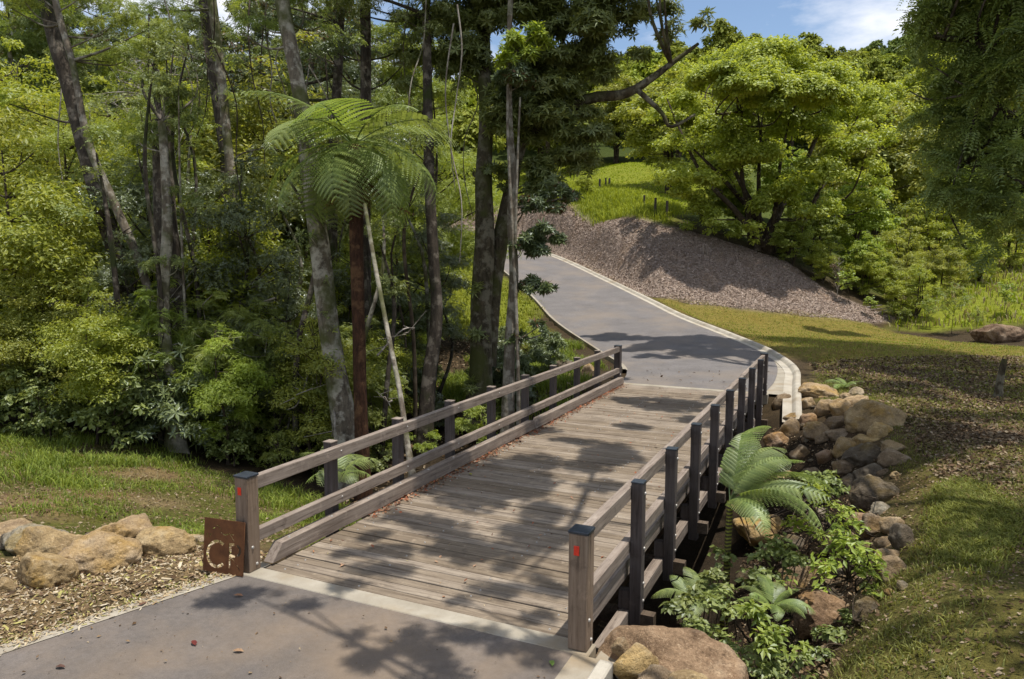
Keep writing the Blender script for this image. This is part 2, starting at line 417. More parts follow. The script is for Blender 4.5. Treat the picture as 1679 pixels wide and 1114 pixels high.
def ground_z(X, Y):
    """terrain height without fine noise (arrays)"""
    X = np.atleast_1d(np.asarray(X, float)); Y = np.atleast_1d(np.asarray(Y, float))
    out = np.empty(len(X))
    for a in range(0, len(X), 4000):
        x, y = X[a:a+4000], Y[a:a+4000]
        d2 = (x[:, None]-CPA[:, 0])**2+(y[:, None]-CPA[:, 1])**2
        z = -_phi(d2)@_wt[:_n] + _wt[_n] + _wt[_n+1]*x/100 + _wt[_n+2]*y/100
        # far road corridor
        r2 = (x[:, None]-ROADC[:, 0])**2+(y[:, None]-ROADC[:, 1])**2
        i = r2.argmin(1); dist = np.sqrt(r2[np.arange(len(x)), i])-ROADH[i]
        k = np.clip(1-(dist-.9)/1.5, 0, 1); k = k*k*(3-2*k)
        k[(y < 14.5)] = 0
        LR_ = (REs-LEs)[i]; u = ((x-ROADC[i, 0])*LR_[:, 0]+(y-ROADC[i, 1])*LR_[:, 1])/(LR_[:, 0]**2+LR_[:, 1]**2)
        z = z*(1-k)+(ROADC[i, 2]+np.clip(u, -.6, .6)*LR_[:, 2]-.09)*k
        # near road corridor
        hw = np.where(x < 0, 2.15-np.minimum(y, 0)*.305, 2.25)
        k = np.clip(1-(np.abs(x)-hw)/.7, 0, 1)*(y < .05); k = k*k*(3-2*k)
        z = z*(1-k)+(-.05)*k
        out[a:a+4000] = z
    return out
def gz(x, y): return float(ground_z([x], [y])[0])
def hit(px, py, dmax=400):
    """where the ray through a photo pixel meets the terrain"""
    ds = np.concatenate([np.arange(5, 60, .1), np.arange(60, dmax, .5)])
    P = CAM+ds[:, None]*(FW+RT*(px-IMG_W/2)/F_PX+UPV*(IMG_H/2-py)/F_PX)
    b = P[:, 2] < ground_z(P[:, 0], P[:, 1])
    i = int(np.argmax(b)) if b.any() else len(ds)-1
    return P[i], float(ds[i])

def axis_lines(lo, a, b, hi, step, grow):
    mid = np.arange(a, b, step); L = []; v = a; s = step
    while v > lo: s *= grow; v -= s; L.append(v)
    H = []; v = mid[-1]; s = step
    while v < hi: s *= grow; v += s; H.append(v)
    return np.array(L[::-1]+list(mid)+H)
gx = axis_lines(-420, -22, 15, 420, .28, 1.1); gy = axis_lines(-60, -9, 45, 560, .28, 1.09)
GX, GY = np.meshgrid(gx, gy); nx, ny = len(gx), len(gy)
tx, ty = GX.ravel(), GY.ravel()
tz = ground_z(tx, ty)
_nz = np.array([mnoise.fractal(Vector((a*.55, b*.55, 1.7)), .9, 2.1, 4) for a, b in zip(tx, ty)])
def road_dist(x, y):
    r2 = np.full(len(x), 1e9)
    d = np.empty(len(x))
    for a in range(0, len(x), 4000):
        q = (x[a:a+4000, None]-ROADC[:, 0])**2+(y[a:a+4000, None]-ROADC[:, 1])**2
        i = q.argmin(1); d[a:a+4000] = np.sqrt(q.min(1))-ROADH[i]
    return d
_rd = road_dist(tx, ty)
_near = np.abs(tx)-np.where(tx < 0, 2.15-np.minimum(ty, 0)*.305, 2.25)
_near = np.where(ty < .1, _near, 9)
_damp = np.clip(np.minimum(_rd, _near)/1.5, 0, 1)
tz = tz+_nz*.07*_damp

def sd_poly(x, y, poly):
    """signed distance to a polygon (positive inside)"""
    poly = np.array(poly, float)[:, :2]; ins = np.zeros(len(x), bool); d = np.full(len(x), 1e9)
    for (x0, y0), (x1, y1) in zip(poly, np.roll(poly, -1, 0)):
        c = ((y0 > y) != (y1 > y)) & (x < (x1-x0)*(y-y0)/((y1-y0) if y1 != y0 else 1e-9)+x0); ins ^= c
        ex, ey = x1-x0, y1-y0; t = np.clip(((x-x0)*ex+(y-y0)*ey)/(ex*ex+ey*ey+1e-12), 0, 1)
        d = np.minimum(d, np.hypot(x-x0-t*ex, y-y0-t*ey))
    return np.where(ins, d, -d)

MULCH = [REs[int(k)]+np.array([.7, .3, 0]) for k in np.linspace(NR*.52, NR*.98, 12)]
MULCH = [tuple(q) for q in MULCH][::-1] + [hit(1060, 486)[0], hit(1130, 500)[0], hit(1230, 508)[0], hit(1330, 522)[0], hit(1430, 530)[0], hit(1480, 522)[0],
         W(1420, 500, 44), W(1340, 465, 45), W(1290, 425, 47.5), W(1160, 398, 48.5), W(1090, 384, 49), W(1010, 363, 52.5), W(920, 343, 60), W(800, 343, 72), W(700, 350, 80)]
MULCH = [(q[0], q[1]) for q in MULCH]
PASTURE = [W(1090, 380, 50)[:2], W(1010, 360, 54)[:2], W(920, 340, 61)[:2], W(820, 330, 75)[:2], W(760, 300, 110)[:2], W(1000, 262, 100)[:2], W(1130, 262, 95)[:2], W(1180, 330, 70)[:2]]
PAST2 = [W(1470, 527, 41)[:2], W(1900, 545, 38)[:2], W(2000, 300, 110)[:2], W(1500, 330, 110)[:2], W(1440, 440, 60)[:2]]
PAST3 = [(-7.2, 22), (-9.2, 25.5), W(880, 500, 40)[:2], W(800, 430, 50)[:2], W(720, 395, 58)[:2], W(600, 395, 62)[:2], W(640, 480, 44)[:2], W(700, 520, 36)[:2]]
VERGE = [(-2.2, .1), (-2.5, -1), (-6.5, -14), (-16, -14), (-7.5, -3.5), (-4.6, -.6), (-3.3, .7), (-2.6, 1.0)]
LEFTGRASS = [(-3.0, 1.0), (-4.4, -.2), (-7, -3), (-16, -10), (-24, -4), (-19, 5), (-12, 6.3), (-8, 6.6), (-5.5, 6.2), (-3.0, 4.3)]
LAWN = [(3.6, -6), (3.9, .6), (4.25, 2.3), (4.7, 4.5), (4.85, 7), (4.9, 11.6), (3.4, 14.2), (3.0, 19), (2.9, 21.5), (.8, 24.9), (-1, 27.6)]+[tuple(REs[int(k)][:2]+np.array([.7, .3])) for k in np.linspace(NR*.33, NR*.5, 4)]+[hit(1060, 488)[0][:2], hit(1230, 510)[0][:2], hit(1430, 532)[0][:2], (10, 34), (14, 30), (24, 25), (24, -6)]
GULLY = [(-2.3, 3.), (-4, 5), (-9, 9.2), (-16, 11), (-16, 15), (-9, 14.5), (-3, 13.5), (2.5, 13.5), (4.6, 11.5), (4.7, 7), (4.6, 4.5), (4.1, 2.3), (3.8, .6), (3.5, -6), (3.5, -14), (2.6, -14), (2.5, -1), (2.4, 1)]
def wt(poly, soft): 
    d = sd_poly(tx, ty, poly)+_nz*soft*.6
    return np.clip(d/soft+.5, 0, 1)
masks = np.zeros((len(tx), 3))
w_m = wt(MULCH, .7); w_v = wt(VERGE, .5); w_p = np.maximum(np.maximum(wt(PASTURE, 2), wt(PAST2, 2)), wt(PAST3, 1)); w_l = wt(LAWN, .6); w_lg = wt(LEFTGRASS, .7); w_g = wt(GULLY, .6)
faroff = np.clip((np.hypot(tx-CAM[0], ty-CAM[1])-95)/20, 0, 1)
def colour(*c): return np.array(c)
C = np.tile(colour(.075, .055, .032), (len(tx), 1))            # forest floor
def lay(w, c):
    global C
    C = C*(1-w[:, None])+np.array(c)*w[:, None]
lay(np.clip((np.hypot(tx-CAM[0], ty-CAM[1])-51)/6, 0, 1), (.1, .13, .03)); lay(faroff, (.06, .085, .02))
lay(w_g, (.05, .037, .024)); lay(w_p, (.22, .25, .028)); lay(w_l, (.17, .155, .045)); lay(w_lg, (.12, .125, .03)); lay(w_v, (.25, .18, .095)); lay(w_m, (.4, .315, .26))
# leaf-littered shady part of the lawn
lawn_litter = np.clip(sd_poly(tx, ty, [(5.4, 15), (6.5, 3), (8, -6), (24, -6), (24, 22), (12, 21), (8, 19.5)])/1.5+.3, 0, 1)*w_l
lay(np.clip(lawn_litter*(.55+_nz*1.1), 0, 1), (.24, .165, .095))
_pn = np.array([mnoise.noise(Vector((a*.45, b*.45, 3.3))) for a, b in zip(tx, ty)])
lay(np.clip((_pn-.05)*3.5+.4, 0, 1)*lawn_litter*.85, (.17, .19, .04)); lay(np.clip((-_pn-.02)*4+.3, 0, 1)*lawn_litter*.8, (.3, .21, .12))
LBROWN = [hit(*q)[0] for q in [(1325,597),(1679,585),(1679,810),(1600,840),(1535,775),(1480,705),(1440,655),(1380,640)]]
LGREEN = [hit(*q)[0] for q in [(1485,765),(1560,770),(1679,830),(1679,1000),(1530,930),(1500,850)]]
w_b = wt(LBROWN, 3.0)
lay(w_b*np.clip(.75+_pn*1.5, 0, 1), (.19, .13, .08)); lay(wt(LGREEN, 2.0)*np.clip(.25+_pn*1.6, 0, .7), (.17, .175, .05))
lay(np.clip(w_l*(ty > 21)*.7, 0, 1), (.27, .215, .05))
lay(np.clip(w_lg*(_nz*2.2-.1), 0, .9), (.26, .19, .1))
i, j = np.meshgrid(np.arange(ny-1), np.arange(nx-1), indexing='ij')
Q = np.stack([i*nx+j, i*nx+j+1, (i+1)*nx+j+1, (i+1)*nx+j], -1).reshape(-1, 4)
me = np_mesh('ground', np.c_[tx, ty, tz], Q, smooth=True)
ca = me.color_attributes.new("ground_colour", 'FLOAT_COLOR', 'POINT')
ca.data.foreach_set("color", np.c_[C, np.ones(len(C))].astype(np.float32).ravel())
g = G('ground_cover'); p = g.pos()
c = g.n('Attribute', attribute_name='ground_colour').outputs['Color']
n1 = g.noise(3.5, p, 8, .7); n2 = g.noise(38, p, 5, .7); n3 = g.noise(.6, p, 4)
c = g.mix(g.val(n1, .35, .65, 0, .55), c, g.mix(1., c, (.42, .4, .36), 'MULTIPLY'))
c = g.mix(g.val(n2, .5, .75, 0, .55), c, g.mix(1., c, (1.7, 1.55, 1.25), 'MULTIPLY'))
c = g.mix(g.val(n2, .48, .32, 0, .75), c, g.mix(1., c, (.3, .28, .24), 'MULTIPLY'))
n4 = g.noise(11, p, 5, .75)
c = g.mix(g.val(n4, .45, .62, 0, .55), c, g.mix(1., c, (.5, .52, .5), 'MULTIPLY'))
c = g.mix(g.val(n4, .42, .32, 0, .5), c, g.mix(1., c, (1.5, 1.3, 1.), 'MULTIPLY'))
c = g.mix(g.val(n3, .5, .7, 0, .3), c, g.mix(1., c, (1.1, .85, .5), 'MULTIPLY'))
g.principled(c, .95, g.bump(g.math('ADD', n1, n2), .8, .05), spec=.1)
tag(link('ground', me, None, [g.m]), kind='structure')
def tz_at(x, y):
    """true terrain height incl. noise by bilinear lookup (arrays)"""
    x = np.asarray(x); y = np.asarray(y)
    a = np.clip(np.searchsorted(gx, x)-1, 0, nx-2); b = np.clip(np.searchsorted(gy, y)-1, 0, ny-2)
    fx = (x-gx[a])/(gx[a+1]-gx[a]); fy = (y-gy[b])/(gy[b+1]-gy[b])
    Z = tz.reshape(ny, nx)
    return Z[b, a]*(1-fx)*(1-fy)+Z[b, a+1]*fx*(1-fy)+Z[b+1, a]*(1-fx)*fy+Z[b+1, a+1]*fx*fy

# ------------------------------------------------------------------ roads and kerbs
def strip(name, A, B, mat, lift=.0, cols=6, kind='structure'):
    A, B = np.asarray(A), np.asarray(B); n = len(A)
    t = np.linspace(0, 1, cols)
    V = (A[:, None]*(1-t)[None, :, None]+B[:, None]*t[None, :, None]).reshape(-1, 3)+np.array([0, 0, lift])
    i, j = np.meshgrid(np.arange(n-1), np.arange(cols-1), indexing='ij')
    Q = np.stack([i*cols+j, i*cols+j+1, (i+1)*cols+j+1, (i+1)*cols+j], -1).reshape(-1, 4)
    return tag(link(name, np_mesh(name, V, Q, smooth=True), None, [mat]), kind=kind)
strip('far_road', LEs, REs, MATS['far_asphalt'], 0.0, 8)
def offset_profile(name, E, side, prof, mat):
    """sweep a kerb profile (outward offset, height) along an edge line"""
    E = np.asarray(E, float); T = nrm(np.gradient(E[:, :2], axis=0)); Nn = np.stack([T[:, 1], -T[:, 0]], 1)*side
    k = len(prof); V = []
    for e, n_ in zip(E, Nn):
        for o, h in prof: V.append((e[0]+n_[0]*o, e[1]+n_[1]*o, e[2]+h))
    V = np.array(V); n = len(E)
    i, j = np.meshgrid(np.arange(n-1), np.arange(k-1), indexing='ij')
    Q = np.stack([i*k+j, i*k+j+1, (i+1)*k+j+1, (i+1)*k+j], -1).reshape(-1, 4)
    return tag(link(name, np_mesh(name, V, Q), None, [mat]), kind='structure')
kp = REs[np.argmax(REs[:, 1] > 22.7):]
kerb_line = np.concatenate([resample([(2.66, 12.7, -.36), (2.58, 13.6, -.1), (2.5, 14.6, -.03), (2.35, 16.6, 0), (2.2, 18.6, .02), (1.8, 20.5, .07), tuple(REs[np.argmax(REs[:, 1] > 22.7)])], 26)[:-1], kp])
offset_profile('kerb', kerb_line, 1, [(-.02, -.05), (-.02, .006), (.2, .0), (.25, .06), (.29, .095), (.33, .105), (.4, .105), (.43, .08), (.44, -.2)], MATS['kerb_concrete'])
offset_profile('kerb', resample(LE, 160)[6:], -1, [(-.02, -.05), (-.02, .006), (.05, .05), (.14, .05), (.15, -.2)], MATS['edge_concrete'])
strip('gutter_apron', [(2.0, 14.6, -.012), (2.0, 17, -.008), (1.7, 20.2, .05), (1.0, 22.7, .15)], [(2.52, 14.6, -.014), (2.37, 17, -.01), (2.0, 20.2, .045), (1.2, 22.5, .155)], MATS['edge_concrete'], 0.0, 3)
# near road
yy = np.linspace(-14, -.14, 60)
strip('near_road', np.c_[-1.93+yy*.305, yy, 0*yy], np.c_[1.985+0*yy, yy, 0*yy], MATS['near_asphalt'], 0.0, 10)
strip('road_edge', np.c_[-2.13+yy*.305, yy, 0*yy+.006], np.c_[-1.93+yy*.305, yy, 0*yy+.006], MATS['edge_concrete'], 0.0, 2)
strip('road_edge', np.c_[1.985+0*yy, yy, 0*yy+.005], np.c_[2.27+0*yy, yy, 0*yy+.005], MATS['edge_concrete'], 0.0, 2)
mb = MB(); mb.box((2.28, -14, -.3), (2.41, -.3, .11), bev=.015); tag(mb.build('kerb', [MATS['kerb_concrete']]), kind='structure')

# ------------------------------------------------------------------ timber bridge
WD, WR, WP, DP, CAPM, BOLT, RED, CON, GIR = [MATS[k] for k in ('weathered_deck_timber', 'weathered_rail_timber', 'post_timber', 'dark_post_timber', 'post_cap_metal', 'galvanised_bolt', 'red_reflector', 'edge_concrete', 'girder_timber')]
rng = random.Random(4)
L = 14.32
bridge = empty('timber_bridge', (0, 0, 0), 'long weathered timber bridge with plank deck and post and rail sides over the creek', 'bridge')
mb = MB(); y = .115
while y < L+.02:
    w_ = .152; zz = rng.uniform(-.006, .005); x0 = -1.86+rng.uniform(-.02, .02); x1 = 1.86+rng.uniform(-.02, .02)
    gap = rng.choice([.006, .009, .013, .018])
    mb.box((x0, y+gap/2, -.1+zz), (x1, min(y+w_-gap/2, L+.04), zz), bev=.006)
    for xb in (-1.62, -.6, .62, 1.62):
        if rng.random() < .6: mb.dome((xb+rng.uniform(-.03, .03), y+.076, zz), .013, (0, 0, 1), 1)
    y += w_
mb.build('deck', [WD, BOLT], bridge)
for y0, y1, nm in ((-.14, .105, 'near'), (L+.05, L+.3, 'far')):
    mb = MB(); mb.box((-2.12, y0, -.9), (2.12, y1, .006), bev=.012); mb.build('abutment_sill', [CON], bridge)
mb = MB(); mb.box((2.13, -.16, -.75), (2.42, .62, -.09), bev=.015); mb.build('abutment_block', [CON], bridge)
mb = MB(); mb.box((-2.42, -.1, -.75), (-2.13, .5, -.14), bev=.015); mb.build('abutment_block', [CON], bridge)
mb = MB(); mb.box((-1.9, .13, -2.6), (1.9, .4, -.72)); mb.box((-1.9, L-.3, -2.4), (1.9, L+.04, -.72)); mb.build('abutment_wall', [CON], bridge)
mb = MB()
for xg in (-1.5, -.5, .5, 1.5): mb.box((xg-.14, .11, -.62), (xg+.14, L+.04, -.11), bev=.01)
mb.build('girder', [GIR], bridge)
mb = MB()
for yb in np.linspace(1.59, L-1.59, 8): mb.box((-2.3, yb-.06, -.5), (2.3, yb+.06, -.34)); 
mb.build('cross_bearer', [GIR], bridge)
posts_y = [L*k/9 for k in range(10)]
for s in (-1, 1):
    # kerb beam in two lengths on packers, chamfered ends
    for a, b, dx in ((.2, 7.9, 0), (7.93, L+.02, .035)):
        mb = MB()
        xi, xo = s*(1.835-dx*.6), s*(1.975-dx*.6)
        V = []
        prof = [(a, .03), (a+.17, .215), (b-.06, .215), (b, .16), (b, .03)]
        for xx in (xi, xo):
            V += [(xx, p_, q_) for p_, q_ in prof]
        n_ = 5
        Fc = [(i, (i+1) % n_, n_+(i+1) % n_, n_+i) for i in range(n_)]+[tuple(range(n_)), tuple(range(n_, 2*n_))]
        mb.add(V, Fc)
        k = a+.35
        while k < b-.2:
            mb.dome((s*1.9, k, .215), .02, (0, 0, 1), 1); k += .8
        o = mb.build('kerb_beam', [WR, BOLT], bridge)
        mb = MB(); k = a+.25
        while k < b: mb.box((s*1.905-.055, k, 0.007), (s*1.905+.055, k+.2, .029)); k += 1.5
        mb.build('packer', [GIR], bridge)
    # rails, two lengths each
    for zt, hh in ((1.085, .15), (.462, .14)):
        for a, b in ((.092, posts_y[5]-.002), (posts_y[5]+.002, L-.092)):
            mb = MB(); lo, hi = sorted((s*1.925, s*2.02))
            mb.box((lo, a, zt-hh), (hi, b, zt), bev=.006)
            for py_ in posts_y[1:-1]:
                if a-.1 < py_ < b+.1:
                    mb.dome((s*1.925, py_+.02, zt-hh*.42), .014, (-s, 0, 0), 1)
            o = mb.build('rail', [WR, BOLT], bridge); o.rotation_euler = (rng.uniform(-.0007, .0007), rng.uniform(-.004, .004), rng.uniform(-.0006, .0006))
    # end posts
    for k in (0, 9):
        mb = MB(); yb = posts_y[k]; mb.box((s*2-.0912, yb-.0912, .008 if k in (0, 9) else -.4), (s*2+.0912, yb+.0912, 1.095), bev=.009)
        for z_ in (.06, .27): mb.dome((s*2+(.0912 if s > 0 else .0912), yb+.03*(1 if z_ < .1 else -1), z_+.02), .02, (1, 0, 0), 1)
        o = mb.build('end_post', [WP if k == 0 else DP, BOLT], bridge)
        mb = MB(); mb.box((s*2-.098, yb-.098, 1.096), (s*2+.098, yb+.098, 1.124), bev=.006); mb.build('cap', [CAPM], o)
        if k == 0:
            mb = MB(); mb.box((s*2-.03-.01, yb-.0975, .9), (s*2+.012, yb-.0915, .99), bev=.002); mb.build('reflector', [RED], o)
    # intermediate posts outside the rails
    for k in range(1, 9):
        mb = MB(); yb = posts_y[k]; xc = s*2.09
        mb.box((xc-.066, yb-.066, -.62), (xc+.066, yb+.066, 1.125), bev=.006)
        for z_ in (1.0, .38, -.02, -.22, -.42): mb.dome((xc+s*.066, yb+.03, z_), .02, (s, 0, 0), 1)
        o = mb.build('rail_post', [DP, BOLT], bridge); o.rotation_euler = (rng.uniform(-.004, .004)*0, 0, 0)
        mb = MB(); mb.box((xc-.07, yb-.07, 1.126), (xc+.07, yb+.07, 1.142), bev=.003); mb.build('cap', [CAPM if s > 0 else WR], o)
        mb = MB(); lo, hi = sorted((s*1.9, s*2.02)); mb.box((lo, yb-.05, -.32), (hi, yb+.05, -.11)); mb.build('bracket', [DP], bridge)
    # outer fascia beams under the posts
    lo, hi = sorted((s*1.9, s*2.022))
    mb = MB(); mb.box((lo+.0, .64, -.5), (hi, L-.1, -.33), bev=.006); mb.build('edge_beam', [WR], bridge)

# ------------------------------------------------------------------ rusty sign with cut-out letters
def sign():
    def onz(px, py, z):
        v = FW+RT*(px-IMG_W/2)/F_PX+UPV*(IMG_H/2-py)/F_PX; return CAM+v*((z-CAM[2])/v[2])
    br = onz(401, 945, .01); bl = onz(333, 935, .01); br[1] -= .02
    ux = nrm(br-bl); w_ = np.linalg.norm(br-bl)
    back = np.array([-ux[1], ux[0], 0.0]); back = back if back[1] > 0 else -back
    lean = R(6); uy = math.cos(lean)*UP+math.sin(lean)*back
    uz = np.cross(ux, uy)
    H_ = .605
    o = empty('rusty_sign', bl, 'small rusty steel plate with cut out letters C and R leaning on the end post', 'sign')
    M = Matrix(((ux[0], uy[0], uz[0], bl[0]), (ux[1], uy[1], uz[1], bl[1]), (ux[2], uy[2], uz[2], bl[2]), (0, 0, 0, 1)))
    o.matrix_world = M
    cu = bpy.data.curves.new('plate', 'CURVE'); cu.dimensions = '2D'; cu.fill_mode = 'BOTH'; cu.extrude = .004
    def poly(pts):
        s = cu.splines.new('POLY'); s.points.add(len(pts)-1); s.use_cyclic_u = True
        for q, (a, b) in zip(s.points, pts): q.co = (a, b, 0, 1)
    # picture of the plate: 165..725 wide, 195..990 high in a zoomed crop (u right, v down), sheared
    def uv(x, y):
        # left edge x: 165 at top to 115 at bottom ; right edge 725 top to 690 bottom
        t = (y-230)/(930-230)
        xl = 163-t*45; xr = 727-t*38
        u = (x-xl)/(xr-xl)
        yt = 195+u*75; yb = 880+u*115
        v = (y-yt)/(yb-yt)
        return u*w_, (1-v)*H_
    poly([(0, 0), (w_, 0), (w_, H_), (0, H_)])
    def bar(x0, y0, x1, y1, wd):
        d = np.array([x1-x0, y1-y0], float); d /= np.linalg.norm(d); n_ = np.array([-d[1], d[0]])*wd/2
        poly([uv(x0+n_[0], y0+n_[1]), uv(x1+n_[0], y1+n_[1]), uv(x1-n_[0], y1-n_[1]), uv(x0-n_[0], y0-n_[1])])
    def arc(cx, cy, rx, ry, a0, a1, wd, n_=14):
        A = [R(a0+(a1-a0)*k/n_) for k in range(n_+1)]
        out = [uv(cx+(rx+wd/2)*math.cos(a), cy-(ry+wd/2)*math.sin(a)) for a in A]
        inn = [uv(cx+(rx-wd/2)*math.cos(a), cy-(ry-wd/2)*math.sin(a)) for a in A]
        poly(out+inn[::-1])
    # C in three stencil pieces
    arc(325, 678, 133, 165, 45, 74, 44, 8); arc(325, 678, 133, 165, 77, 266, 44, 22); arc(325, 678, 133, 165, 269, 308, 44, 8)
    # R: stem, top stub, bowl, waist, leg
    poly([uv(497, 540), uv(575, 545), uv(575, 582), uv(533, 580), uv(530, 692), uv(580, 700), uv(580, 735), uv(540, 735), uv(600, 830), uv(648, 905), uv(628, 908), uv(585, 815), uv(520, 742), uv(505, 875), uv(484, 870)])
    arc(596, 648, 54, 68, -80, 84, 34, 12)
    # small marks of the emblem above
    bar(205, 400, 185, 452, 9); bar(250, 405, 230, 452, 9)
    bar(500, 408, 572, 520, 12); arc(452, 395, 48, 38, 215, 325, 12, 8); bar(528, 425, 570, 434, 12); bar(385, 402, 404, 404, 10)
    arc(320, 372, 62, 70, 5, 80, 8, 8); bar(270, 345, 312, 330, 8)
    tmp = bpy.data.objects.new('tmp_plate', cu); COL.objects.link(tmp)
    dg = bpy.context.evaluated_depsgraph_get()
    me = bpy.data.meshes.new_from_object(tmp.evaluated_get(dg)); me.name = 'plate'
    bpy.data.objects.remove(tmp); bpy.data.curves.remove(cu)
    me.materials.clear(); me.materials.append(MATS['corten_steel'])
    pl = link('plate', me, o)
sign()

# ------------------------------------------------------------------ rocks
def rock_mesh(seed, dims, rough=.15, planes=11):
    rg = np.random.default_rng(seed)
    bm = bmesh.new(); bmesh.ops.create_icosphere(bm, subdivisions=5 if max(dims) > .7 else 4, radius=1.0)
    D = np.array([v.co[:] for v in bm.verts])
    N_ = nrm(rg.normal(size=(planes, 3))); dd = rg.uniform(.68, 1.05, planes)
    dots = D@N_.T
    ratio = np.where(dots > .12, dd/np.maximum(dots, .12), 9.)
    k = 26.
    r = -np.log(np.exp(-k*ratio).sum(1)+np.exp(-k*1.15))/k
    off = Vector(rg.random(3)*50)
    nz = np.array([mnoise.fractal(Vector(d)*1.5+off, .75, 2.1, 5)-.35*max(0, .12-abs(mnoise.noise(Vector(d)*1.9-off)))/.12 for d in D])
    P = D*(r*(1+rough*nz))[:, None]
    ext = (P.max(0)-P.min(0))/2
    P = (P-(P.max(0)+P.min(0))/2)/ext*np.array(dims)/2
    for v, c in zip(bm.verts, P): v.co = c
    for f in bm.faces: f.smooth = True
    me = bpy.data.meshes.new('rock'); bm.to_mesh(me); bm.free()
    return me
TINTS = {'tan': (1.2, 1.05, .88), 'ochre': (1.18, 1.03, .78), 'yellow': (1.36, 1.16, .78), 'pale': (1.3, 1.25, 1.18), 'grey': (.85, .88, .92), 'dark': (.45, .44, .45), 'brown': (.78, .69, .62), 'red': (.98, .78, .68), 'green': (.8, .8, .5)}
RSEED = [100]
def rock(px, py, wp, hp, tint, label, d=None, group='boulders lining the creek bank', mat='sandstone_rock', sink=.28, tilt=0.0, rough=.13):
    RSEED[0] += 1
    if d is None: P, d = hit(px, py+hp*.12)
    else: P = at(px, py+hp*.12, d)
    w_ = wp*d/F_PX; h_ = hp*d/F_PX
    rg = np.random.default_rng(RSEED[0])
    dims = (w_*1.16, w_*rg.uniform(.75, .95), max(h_*1.25, w_*.5))
    me = rock_mesh(RSEED[0], dims, rough)
    o = link('boulder' if wp > 30 else 'stone', me, None, [MATS[mat]])
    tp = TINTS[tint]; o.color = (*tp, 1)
    c = at(px, py-hp*.06, d)
    o.location = [float(v) for v in c+np.array([0, 0, 0])]
    o.rotation_euler = (rg.uniform(-.12, .12), tilt+rg.uniform(-.1, .1), -YAW*0+YAW*-1*0+rg.uniform(-.3, .3)+.43)
    tag(o, label, 'rock', group)
    return o
CR = 'boulders lining the creek bank beyond the bridge'
for a in [
 (1337,647,70,27,'tan','long flat slab of rock at the top of the pile beside the kerb end'),
 (1404,647,20,19,'pale','small pale rock beside the little fern above the pile'),
 (1407,666,46,24,'tan','rounded tan rock just behind the largest sandy boulder'),
 (1435,692,84,54,'ochre','largest sandy boulder at the lawn edge of the rock pile'),
 (1351,674,28,30,'tan','upright tan rock below the long flat slab'),
 (1378,676,30,33,'tan','tilted oval tan rock left of the rounded rock behind the largest boulder'),
 (1371,696,36,20,'brown','flat brown stone lying below the tilted oval rock'),
 (1404,701,28,31,'yellow','pale yellow upright stone against the left of the largest sandy boulder'),
 (1442,714,39,30,'yellow','yellow rounded stone in front of the largest sandy boulder'),
 (1421,725,42,17,'yellow','low yellow stone below the pale upright stone'),
 (1374,716,38,19,'brown','flat dark topped stone in the middle of the sandy rocks'),
 (1337,712,36,30,'tan','long tan rock leaning down the bank toward the fern'),
 (1294,706,32,32,'brown','dark brown rounded rock right of the fern beside the bridge'),
 (1274,727,36,28,'red','reddish slanted slab half under the fern fronds'),
 (1282,664,32,29,'brown','brown rock at the foot of the far right end post'),
 (1303,688,36,17,'brown','flat brown rock below the kerb end'),
 (1383,738,36,32,'ochre','shaded ochre rock under the edge of the blue green frond'),
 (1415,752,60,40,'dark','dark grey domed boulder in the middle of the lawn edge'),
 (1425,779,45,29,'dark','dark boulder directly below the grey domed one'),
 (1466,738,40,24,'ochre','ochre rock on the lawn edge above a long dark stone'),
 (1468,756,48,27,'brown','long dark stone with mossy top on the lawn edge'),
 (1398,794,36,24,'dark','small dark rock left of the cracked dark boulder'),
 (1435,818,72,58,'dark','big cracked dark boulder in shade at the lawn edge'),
 (1445,838,36,23,'grey','grey chip of rock against the front of the big cracked dark boulder'),
 (1383,772,32,27,'brown','brown rock between the ferns and the dark domed boulder'),
 (1352,753,32,27,'red','reddish rock half hidden by the blue green frond'),
 (1404,857,40,24,'red','reddish flat rock below the big cracked dark boulder'),
 (1435,868,40,42,'brown','tall brown rock below the grey chip'),
 (1463,863,36,26,'tan','tan rock at the lawn edge right of the tall brown one'),
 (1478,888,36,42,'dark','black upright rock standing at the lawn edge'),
 (1453,893,32,20,'brown','small brown rock left of the black upright one'),
 (1455,915,48,22,'brown','flat brown rock below the black upright one'),
 (1463,936,48,38,'brown','brown sloping rock lowest on the lawn edge above the shrub'),
 (1380,892,60,32,'brown','brown rock behind the leafy shrub'),
 (1248,878,80,54,'yellow','big yellow boulder under the tree fern beside the bridge'),
 (1303,962,80,52,'brown','shaded brown boulder between the two bright shrubs'),
 (1350,1014,80,66,'red','reddish brown boulder below the larger leafy shrub'),
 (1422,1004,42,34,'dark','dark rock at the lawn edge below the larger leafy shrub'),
 (1300,900,44,34,'dark','dark rock in the gully right of the big yellow boulder'),
 (1345,850,36,28,'grey','grey rock behind the small bright shrub among the stones'),
 (1335,785,34,26,'brown','brown rock under the broad frond of the tree fern'),
 (1310,745,30,24,'brown','brown rock right of the reddish slanted slab'),
 (1228,950,40,30,'dark','dark rock at the foot of the banded fern trunk'),
 (1322,665,26,20,'tan','small tan rock under the left end of the long flat slab'),
 (1325,690,24,20,'red','reddish stone among bare soil right of the kerb end'),
 (1390,655,22,16,'tan','little tan stone between the slab and the small pale rock'),
 (1350,720,24,18,'brown','little brown stone beside the long leaning tan rock'),
]: rock(*a[:5], a[5], group=CR)
rock(1108,1122,235,130,'tan','huge mottled brown boulder beside the near right end post', d=6.75, group='rocks beside the near right end post', mat='granite_rock', rough=.1)
rock(1040,1096,72,62,'yellow','small tan boulder left of the huge mottled one', d=6.45, group='rocks beside the near right end post')
